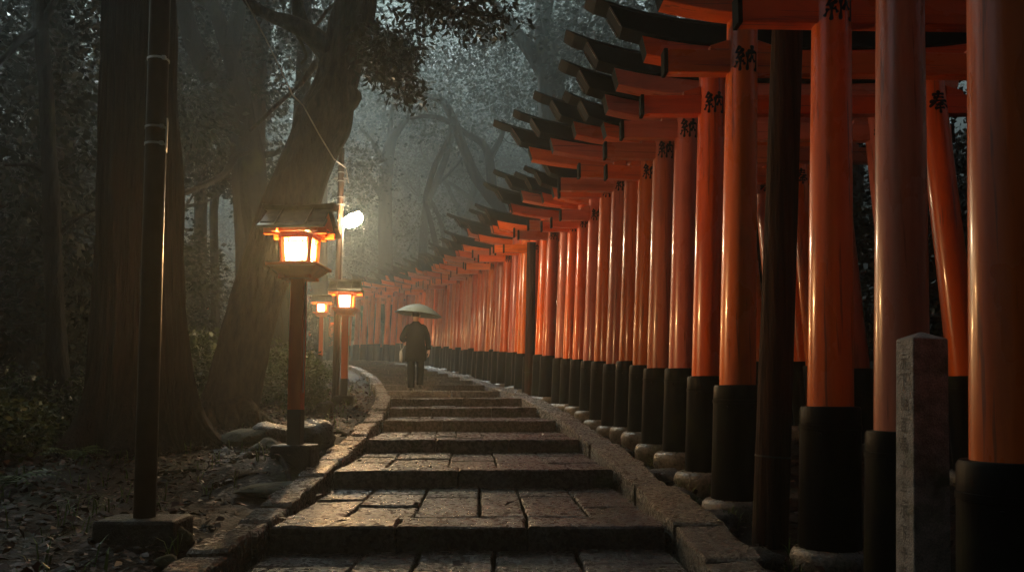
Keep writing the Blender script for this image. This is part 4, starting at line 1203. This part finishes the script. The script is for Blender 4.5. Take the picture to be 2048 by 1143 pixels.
# ------------------------------------------------------------------ forest floor litter, moss, rocks, roots
def litter():
    g = np.random.default_rng(5)
    pts = []
    n = 0
    while len(pts) < 42000:
        y = 2.2 + 20 * g.random() ** 1.7; x = g.uniform(-11, 4.5)
        d = x - CX(y)
        if abs(d) < HW + .36 and g.random() > .008: continue
        if d > 0 and g.random() > .45: continue
        if noise.noise(Vector((x * .8, y * .8, 9))) < -.25 and g.random() > .3: continue
        z = gz(x, y) + .012 + g.random() * .03
        if abs(d) < HW + .36:
            z = nose(y) + .06 if abs(d) > HW else step_z(max(i for i, q in enumerate(NOSES) if q <= y)) + .012
        pts.append((x, y, z))
    C = np.array(pts); n = len(C)
    a = g.normal(size=(n, 3)); a[:, 2] *= .22; a /= np.linalg.norm(a, axis=1)[:, None]
    t = g.normal(size=(n, 3)) * .35; t[:, 2] += 1; b = np.cross(a, t); b /= np.linalg.norm(b, axis=1)[:, None]
    nn = np.cross(a, b); ln = g.uniform(.03, .085, (n, 1)); W = g.uniform(.2, .42, (n, 1))
    V = np.empty((n, 4, 3)); V[:, 0] = C; V[:, 1] = C + a * ln * .5 + b * ln * W - nn * ln * .12; V[:, 2] = C + a * ln; V[:, 3] = C + a * ln * .5 - b * ln * W - nn * ln * .12
    V[:, :, 2] += .008
    me = bpy.data.meshes.new('leaf_litter')
    me.vertices.add(4 * n); me.vertices.foreach_set('co', V.reshape(-1)); me.loops.add(4 * n); me.loops.foreach_set('vertex_index', np.arange(4 * n, dtype=np.int32))
    me.polygons.add(n); me.polygons.foreach_set('loop_start', np.arange(0, 4 * n, 4, dtype=np.int32)); me.materials.append(MATS['dead_leaf']); me.update(calc_edges=True)
    o = struct('leaf_litter', me, 'stuff'); o['label'] = 'wet dead leaves scattered over the forest floor'
    # grass blades
    mb = MB(); r = random.Random(3)
    for k in range(420):
        y = 2.5 + 16 * r.random() ** 1.4; d = r.choice([-1, -1, -1, 1]); x = CX(y) + d * (HW + .36 + abs(r.gauss(0, .5 if d > 0 else 2.2)))
        if d > 0: x = min(x, CX(y) + HW + .9)
        z = gz(x, y)
        for j in range(r.randint(3, 7)):
            a_ = r.uniform(0, 6.28); h = r.uniform(.06, .2); ln_ = r.uniform(.03, .14)
            p = Vector((x + r.gauss(0, .03), y + r.gauss(0, .03), z - .01)); q = Vector((math.cos(a_), math.sin(a_), 0)); s = Vector((-q.y, q.x, 0)) * .004
            m1 = p + q * ln_ * .4 + Vector((0, 0, h * .7)); m2 = p + q * ln_ + Vector((0, 0, h * .9))
            mb.add([p - s, p + s, m1 + s, m1 - s, m2], [(0, 1, 2, 3), (3, 2, 4)])
    o = struct('grass', mb.mesh('grass', 'fern_leaf'), 'stuff'); o['label'] = 'thin grass tufts among the dead leaves'
litter()
def blob(name, label, cat, x, y, sx, sy, sz, mat, seed, group=None, amp=.3, sink=.25, sq=1.0, sub=3):
    bm = bmesh.new(); bmesh.ops.create_icosphere(bm, subdivisions=sub, radius=1)
    for v in bm.verts:
        p = v.co.copy(); m = max(abs(p.x), abs(p.y), abs(p.z))
        p = p.lerp(p / m, .35 * sq)
        k = 1 + amp * noise.noise(v.co * 1.3 + Vector((seed * 3.1, seed, 0))) + amp * .4 * noise.noise(v.co * 3.2 + Vector((seed, 0, seed)))
        v.co = Vector((p.x * sx * k, p.y * sy * k, p.z * sz * k))
    me = bpy.data.meshes.new(name); bm.to_mesh(me); bm.free(); me.materials.append(MATS[mat]); auto_smooth(me, 40)
    return thing(name, label, cat, (x, y, gz(x, y) + sz * (1 - 2 * sink)), seed * .7, group, me)
def rocks():
    blob('boulder', 'dark angular boulder just behind the nearest lantern post', 'boulder', xat(628, 8.8), 8.8, .26, .22, .21, 'rock', 2, amp=.4)
    blob('boulder', 'low dark mossy boulder left of the lantern post', 'boulder', xat(545, 9.1), 9.1, .28, .25, .15, 'rock', 3, amp=.35)
    blob('boulder', 'small brown rock by the foot of the utility pole', 'boulder', xat(655, 12.8), 12.8, .16, .15, .11, 'rock', 7)
    blob('moss_mound', 'rounded green moss mound between leaning tree and lantern', 'moss', xat(505, 8.9), 8.9, .34, .25, .13, 'moss', 4, sq=0)
    blob('moss_mound', 'small moss cushion beside the nearest lantern base', 'moss', xat(545, 8.3), 8.3, .18, .16, .11, 'moss', 5, sq=0)
    blob('moss_mound', 'flat moss patch against the kerb stones', 'moss', xat(560, 6.2), 6.2, .30, .28, .05, 'moss', 6, sq=0)
    blob('moss_mound', 'mossy lump right of the pole plinth', 'moss', xat(372, 4.6), 4.6, .09, .09, .075, 'moss', 8, sq=0)
    blob('moss_mound', 'mossy clod in front of the pole plinth', 'moss', xat(352, 4.25), 4.25, .06, .06, .05, 'moss', 9, sq=0)
    r = random.Random(6)
    i = 0
    Y = 4.6
    while Y < 15:
        x = XL(Y) - r.uniform(.32, .62)
        s = r.uniform(.05, .15)
        blob('foot_rock', 'rough dark rock wedged among the gate footings along the kerb', 'rock', x, Y, s * r.uniform(.9, 1.5), s * r.uniform(.8, 1.3), s * r.uniform(.4, .7), 'rock', 20 + i, 'rocks along the gate footings', sub=2, amp=.5)
        i += 1; Y += r.uniform(.22, .5)
    blob('flat_rock', 'flat moss-edged slab of rock at the foot of the fourth gate', 'rock', 1.45, 6.0, .28, .22, .07, 'rock', 60, amp=.4)
    blob('flat_rock', 'broad cracked rock under the sixth and seventh gates', 'rock', 1.42, 7.7, .22, .3, .08, 'rock', 61, amp=.5)
    # gravel scatter
    mb = MB()
    for k in range(900):
        y = 3 + 14 * r.random() ** 1.3
        x = XL(y) - r.uniform(.1, 1.0) if r.random() < .6 else CX(y) - HW - .36 - r.random() * 1.2
        if abs(x - CX(y)) < HW + .34: continue
        s = r.uniform(.008, .03); z = gz(x, y)
        vs = [(x + s * r.uniform(.7, 1.3) * a, y + s * r.uniform(.7, 1.3) * b, z + s * c * r.uniform(.5, .9)) for a, b, c in ((1, 0, 0), (0, 1, 0), (-1, 0, 0), (0, -1, 0), (0, 0, 1), (0, 0, -1))]
        mb.add(vs, [(0, 1, 4), (1, 2, 4), (2, 3, 4), (3, 0, 4), (1, 0, 5), (2, 1, 5), (3, 2, 5), (0, 3, 5)])
    o = struct('gravel', mb.mesh('gravel', 'rock'), 'stuff'); o['label'] = 'small stones and grit along the path edges'
    # exposed roots
    def root(pts, r0, lab):
        P = []
        for k, (u, Y_) in enumerate(pts):
            x = xat(u, Y_); P.append((x, Y_, gz(x, Y_) + r0 * .25, r0 * (1 - .75 * k / (len(pts) - 1))))
        S = smooth_line(P, 6); o = Vector(S[0][:3]); mb = MB()
        mb.tube([Vector(s[:3]) - o + Vector((0, 0, .02 * noise.noise(Vector(s[:3]) * 3))) for s in S], [max(.006, s[3]) for s in S], 9, nf=lambda p, d, t: 1 + .25 * noise.noise(p * 4 + d))
        thing('tree_root', lab, 'root', o, me=mb.mesh('tree_root', 'oak_bark', True), group='exposed roots on the ground')
    root([(480, 7.6), (530, 7.2), (575, 6.75), (600, 6.3)], .05, 'thick dark root lying in front of the nearest lantern base')
    root([(440, 6.3), (500, 6.5), (545, 6.55)], .03, 'straight thin root left of the nearest lantern base')
    root([(640, 8.0), (690, 8.6), (735, 9.6), (752, 10.2)], .045, 'curving root climbing beside the left kerb')
    root([(610, 7.9), (650, 7.6), (690, 7.5)], .03, 'short root right of the nearest lantern base')
    root([(660, 10.3), (700, 9.9), (730, 9.2)], .03, 'root between the boulder and the kerb')
    root([(120, 4.6), (170, 4.9), (180, 5.3)], .018, 'fallen bent twig among leaves left of the plinth')
    root([(330, 7.0), (400, 7.0), (440, 6.8)], .025, 'thin root right of the cedar base')
rocks()

# ------------------------------------------------------------------ walker with umbrella
def walker():
    Y = 17.25; p = at(830, 791, Y)
    i = max(k for k, q in enumerate(NOSES) if q <= Y); p.z = step_z(i)
    e = thing('person', 'person in long dark coat seen from behind, climbing the steps under an umbrella', 'person', p, R(4))
    J = {}
    def skin_mesh(name, verts, edges, radii, root, mats, sub=2):
        me = bpy.data.meshes.new(name); me.from_pydata(verts, edges, [])
        o = bpy.data.objects.new(name, me); col.objects.link(o)
        o.modifiers.new('s', 'SKIN'); sd = me.skin_vertices[0].data
        for k, r in enumerate(radii):
            sd[k].radius = r if isinstance(r, tuple) else (r, r); sd[k].use_root = (k == root)
        ss = o.modifiers.new('u', 'SUBSURF'); ss.levels = sub; ss.render_levels = sub
        dg = bpy.context.evaluated_depsgraph_get(); dg.update()
        m2 = bpy.data.meshes.new_from_object(o.evaluated_get(dg))
        bpy.data.objects.remove(o); m2.name = name
        m2.materials.clear(); m2.materials.append(MATS[mats]); m2.shade_smooth()
        return m2
    V = []; E = []; RD = []
    def chain(pts, frm=None):
        last = frm
        for (q, r) in pts:
            V.append(q); RD.append(r); k = len(V) - 1
            if last is not None: E.append((last, k))
            last = k
        return last
    pel = chain([((0, 0, .95), (.15, .11))])
    chest = chain([((0, .01, 1.12), (.12, .09)), ((0, .02, 1.32), (.125, .09))], pel)
    neck = chain([((0, .03, 1.47), (.055, .055)), ((0, .045, 1.54), (.055, .058))], chest)
    chain([((0, .055, 1.60), (.072, .088)), ((0, .058, 1.665), (.074, .09)), ((0, .055, 1.71), (.05, .06))], neck)
    shl = chain([((-.17, .01, 1.385), .045)], chest); el = chain([((-.275, -.02, 1.14), .042)], shl); wl = chain([((-.10, .235, 1.20), .03)], el)
    shr = chain([((.17, .01, 1.385), .045)], chest); er = chain([((.255, -.03, 1.13), .042)], shr); wr = chain([((.285, .05, .89), .03)], er)
    hl = chain([((-.09, 0, .88), .09)], pel); chain([((-.09, .02, .49), .06), ((-.085, -.03, .10), .042), ((-.085, .03, .04), .04), ((-.088, .13, .03), .034)], hl)
    hr = chain([((.09, .01, .88), .09)], pel); chain([((.10, .20, .52), .06), ((.095, .16, .15), .042), ((.095, .23, .10), .04), ((.098, .32, .115), .034)], hr)
    # hands: palm and five fingers, the left closed round the shaft, the right hanging
    def hand(w_, o_, dirv, palm_n, side, curl, frm):
        d = Vector(dirv).normalized(); n = Vector(palm_n).normalized(); s = d.cross(n).normalized() * side
        pm = Vector(o_) + d * .05
        k = chain([(tuple(pm), (.032, .018))], frm)
        for j, ln in enumerate((.070, .080, .075, .058)):
            b = Vector(o_) + d * .088 + s * (.026 - .0175 * j)
            a1 = curl * .5; a2 = curl
            q1 = b + (d * math.cos(a1) + n * math.sin(a1)) * ln * .5; q2 = q1 + (d * math.cos(a2) + n * math.sin(a2)) * ln * .5
            chain([(tuple(b), .009), (tuple(q1), .0085), (tuple(q2), .007)], k)
        t0 = Vector(o_) + d * .03 + s * .034; t1 = t0 + (d * .6 + s * .6 + n * .5).normalized() * .034; t2 = t1 + (d + n * .6).normalized() * .028
        chain([(tuple(t0), .011), (tuple(t1), .010), (tuple(t2), .008)], k)
    hand(None, (-.10, .235, 1.20), (.9, .25, .12), (-.15, 1, 0), 1, 1.5, wl)
    hand(None, (.285, .05, .89), (.03, .12, -1), (-1, .1, 0), -1, .5, wr)
    put('body', skin_mesh('body', V, E, RD, pel, 'skin'), e)
    # coat: torso rings, skirt and sleeves
    mb = MB()
    rings = [(.64, .235, .175, .00, .01), (.72, .232, .170, 0, .01), (.85, .222, .16, 0, .008), (.98, .208, .150, 0, .005), (1.1, .20, .142, 0, .01), (1.22, .208, .145, 0, .015), (1.33, .214, .142, 0, .02), (1.385, .20, .125, 0, .02), (1.43, .16, .105, 0, .025), (1.465, .10, .085, 0, .03), (1.495, .075, .078, 0, .036), (1.505, .066, .07, 0, .036)]
    seg = 40; vs = []; fs = []
    for z, rx, ry, cx, cy in rings:
        fold = max(0, 1.0 - z) * .09
        for k in range(seg):
            th = 2 * math.pi * k / seg
            f = 1 + fold * (.5 * math.sin(th * 7 + 1) + .4 * math.sin(th * 4))
            vent = 1 - (.10 if (abs((th - 1.5 * math.pi)) < .09 and z < .95) else 0)
            vs.append((cx + rx * f * vent * math.cos(th), cy + ry * f * vent * math.sin(th), z + (.012 * math.sin(th * 2 + 1) if z < .7 else 0)))
    n = len(rings)
    for i2 in range(n - 1):
        for k in range(seg):
            k2 = (k + 1) % seg; fs.append((i2 * seg + k, i2 * seg + k2, (i2 + 1) * seg + k2, (i2 + 1) * seg + k))
    fs.append(tuple(reversed(range(seg))))
    mb.add(vs, fs)
    nfc = lambda p, d, t: 1 + .07 * noise.noise(Vector((d.x * 2, d.y * 2, p.z * 16)))
    mb.tube(smooth_line([(-.09, .018, 1.395), (-.172, .012, 1.362), (-.238, -.008, 1.25), (-.285, -.02, 1.14), (-.255, .03, 1.11), (-.17, .15, 1.165), (-.125, .21, 1.195)], 5),
            [.058] * 3 + [.068] * 5 + [.064] * 6 + [.062] * 6 + [.060] * 5 + [.054] * 6, 16, nf=nfc)
    mb.tube(smooth_line([(.09, .018, 1.395), (.172, .012, 1.362), (.228, -.018, 1.25), (.26, -.03, 1.13), (.275, 0, 1.0), (.287, .04, .905)], 5),
            [.058] * 3 + [.068] * 5 + [.064] * 6 + [.060] * 6 + [.052] * 6, 16, nf=nfc)
    put('coat', mb.mesh('coat', 'cloth_coat', True), e)
    mb = MB()
    mb.tube(smooth_line([(-.08, 0, .92), (-.09, .01, .75), (-.09, .02, .49), (-.088, -.02, .25), (-.086, -.025, .07)], 5), [.105] * 4 + [.10] * 4 + [.085] * 5 + [.076] * 5 + [.074] * 3, 16, nf=nfc)
    mb.tube(smooth_line([(.08, 0, .92), (.09, .06, .75), (.10, .195, .53), (.097, .175, .33), (.095, .155, .13)], 5), [.105] * 4 + [.10] * 4 + [.085] * 5 + [.076] * 5 + [.074] * 3, 16, nf=nfc)
    put('trousers', mb.mesh('trousers', 'cloth_trouser', True), e)
    for (ax, ay, az, tilt) in ((-.086, .03, 0, 0), (.096, .215, .065, .25)):
        mb = MB()
        P = [(-.09, .045, .034, .05), (-.05, .05, .04, .06), (.02, .04, .042, .045), (.08, .035, .046, .032), (.13, .028, .042, .025), (.165, .018, .025, .015)]
        mb.tube([Vector((ax, ay + q[0], az + q[1] + q[0] * tilt)) for q in P], [q[2] for q in P], 14)
        mb.box((ax, ay + .035, az + .012 + .035 * tilt), (.088, .25, .022), 0, Matrix.Rotation(math.atan(tilt), 3, 'X'))
        put('shoe', mb.mesh('shoe', 'leather', True), e)
    bm = bmesh.new(); bmesh.ops.create_uvsphere(bm, u_segments=24, v_segments=16, radius=1)
    for v in bm.verts:
        q = v.co; lim = -.55 if q.y < .2 else .15
        z = max(q.z, lim)
        k = 1 + .05 * noise.noise(q * 6)
        v.co = Vector((q.x * .083 * k, .05 + q.y * .10 * k, 1.655 + z * .088 * k))
    me = bpy.data.meshes.new('hair'); bm.to_mesh(me); bm.free(); me.materials.append(MATS['hair']); me.shade_smooth()
    put('hair', me, e)
    mb = MB()
    for s in (-1, 1): mb.tube([(s * .078, .06, 1.60), (s * .088, .045, 1.625), (s * .08, .05, 1.655)], [.010, .014, .009], 8)
    for s in (-1, 1): mb.tube([(s * .032, .142, 1.635), (s * .032, .15, 1.635)], [.012, .006], 8)
    mb.tube([(0, .145, 1.64), (0, .165, 1.605), (0, .15, 1.595)], [.008, .014, .01], 8)
    mb.tube([(-.025, .142, 1.565), (0, .15, 1.566), (.025, .142, 1.565)], [.004, .007, .004], 6)
    put('face', mb.mesh('face', 'skin', True), e)
    # umbrella
    ap = Vector((.075, .155, 1.90)); hnd = Vector((-.005, .285, 1.17))
    base = p
    u = thing('umbrella', 'grey-green open umbrella held over the walker', 'umbrella', p, R(4))
    ax = Vector((.115, .03, 1)).normalized()
    rot = Vector((0, 0, 1)).rotation_difference(ax).to_matrix()
    Rr, hh = .53, .235
    mb = MB(); seg = 48; rows = 8; vs = []
    for th_off in (0, -.004):
        for i2 in range(rows + 1):
            t = i2 / rows
            for k in range(seg):
                th = 2 * math.pi * k / seg
                q = abs(((th / (2 * math.pi) * 8) % 1) - .5) * 2      # 1 on a rib
                rr_ = Rr * t * (1 - .07 * (1 - q) * t)
                z = -hh * (t ** 1.75) + .012 * (1 - q) * t * (1 if t < .9 else .3) + th_off
                vs.append(ap + rot @ Vector((rr_ * math.cos(th), rr_ * math.sin(th), z)))
    fs = []
    for lay in range(2):
        o = lay * (rows + 1) * seg
        for i2 in range(rows):
            for k in range(seg):
                k2 = (k + 1) % seg; f = (o + i2 * seg + k, o + (i2 + 1) * seg + k, o + (i2 + 1) * seg + k2, o + i2 * seg + k2)
                fs.append(f if lay == 0 else tuple(reversed(f)))
    mb.add(vs, fs)
    me = mb.mesh('canopy', 'umbrella_cloth', True)
    put('canopy', me, u)
    mb = MB(); mb.tube([hnd + Vector((0, 0, .03)), ap - ax * .0], .006, 8); put('shaft', mb.mesh('shaft', 'rib_metal'), u)
    mb = MB(); mb.tube([ap - ax * .004, ap + ax * .05], [.007, .004], 8); put('ferrule', mb.mesh('ferrule', 'rib_metal'), u)
    dn = (hnd - ap).normalized()
    mb = MB(); mb.tube([hnd - dn * .06, hnd + dn * .06, hnd + dn * .11 + Vector((0, .02, 0)), hnd + dn * .12 + Vector((0, .045, 0)), hnd + dn * .09 + Vector((0, .06, 0))], .013, 8)
    put('handle', mb.mesh('handle', 'leather', True), u)
    for k in range(8):
        th = 2 * math.pi * k / 8
        # ribs sit on the creases
        th += math.pi / 8 * 0
        L_ = [ap + rot @ Vector((Rr * t * math.cos(th), Rr * t * math.sin(th), -hh * t ** 1.75 - .010)) for t in (.03, .25, .5, .75, .99)]
        mb = MB(); mb.tube(L_, .0028, 5); put('rib', mb.mesh('rib', 'rib_metal'), u)
    # carrier bag on the left forearm
    b0 = Vector((-.30, .0, 1.065))
    g = thing('carrier_bag', 'pale plastic bag hanging at the left side of the walker', 'bag', p, R(4))
    mb = MB()
    rows_ = [(.88, .018, .02), (.85, .026, .04), (.80, .034, .06), (.73, .038, .07), (.66, .034, .07), (.62, .022, .055), (.61, .008, .02)]
    seg = 20; vs = []; fs = []
    for z, rx, ry in rows_:
        for k in range(seg):
            th = 2 * math.pi * k / seg; f = 1 + .12 * math.sin(th * 5 + z * 20)
            vs.append((b0.x - .01 + rx * f * math.cos(th), b0.y + ry * f * math.sin(th), z))
    for i2 in range(len(rows_) - 1):
        for k in range(seg):
            k2 = (k + 1) % seg; fs.append((i2 * seg + k2, i2 * seg + k, (i2 + 1) * seg + k, (i2 + 1) * seg + k2))
    fs.append(tuple(reversed(range(seg)))) ; fs.append(tuple(range((len(rows_) - 1) * seg, len(rows_) * seg)))
    mb.add(vs, fs)
    put('bag_body', mb.mesh('bag_body', 'bag_plastic', True), g)
    mb = MB(); mb.tube(smooth_line([(b0.x, -.02, .87), (b0.x - .03, -.03, 1.0), (b0.x - .02, .0, 1.06), (b0.x + .07, .03, 1.20), (b0.x + .08, .04, 1.05), (b0.x, .03, .87)], 4), .007, 6)
    put('handle_loop', mb.mesh('handle_loop', 'bag_plastic', True), g)
walker()

# ------------------------------------------------------------------ render settings
scene.render.engine = 'CYCLES'
cy = scene.cycles
cy.use_denoising = True
try: cy.denoiser = 'OPENIMAGEDENOISE'
except Exception: pass
cy.max_bounces = 6; cy.diffuse_bounces = 3; cy.glossy_bounces = 3; cy.transmission_bounces = 2; cy.volume_bounces = 1; cy.transparent_max_bounces = 4
cy.sample_clamp_indirect = 4; cy.sample_clamp_direct = 0
cy.caustics_reflective = False; cy.caustics_refractive = False
cy.use_adaptive_sampling = True; cy.adaptive_threshold = .02
vs_ = scene.view_settings
vs_.view_transform = 'Standard'; vs_.look = 'None'; vs_.exposure = 0.5; vs_.gamma = 1
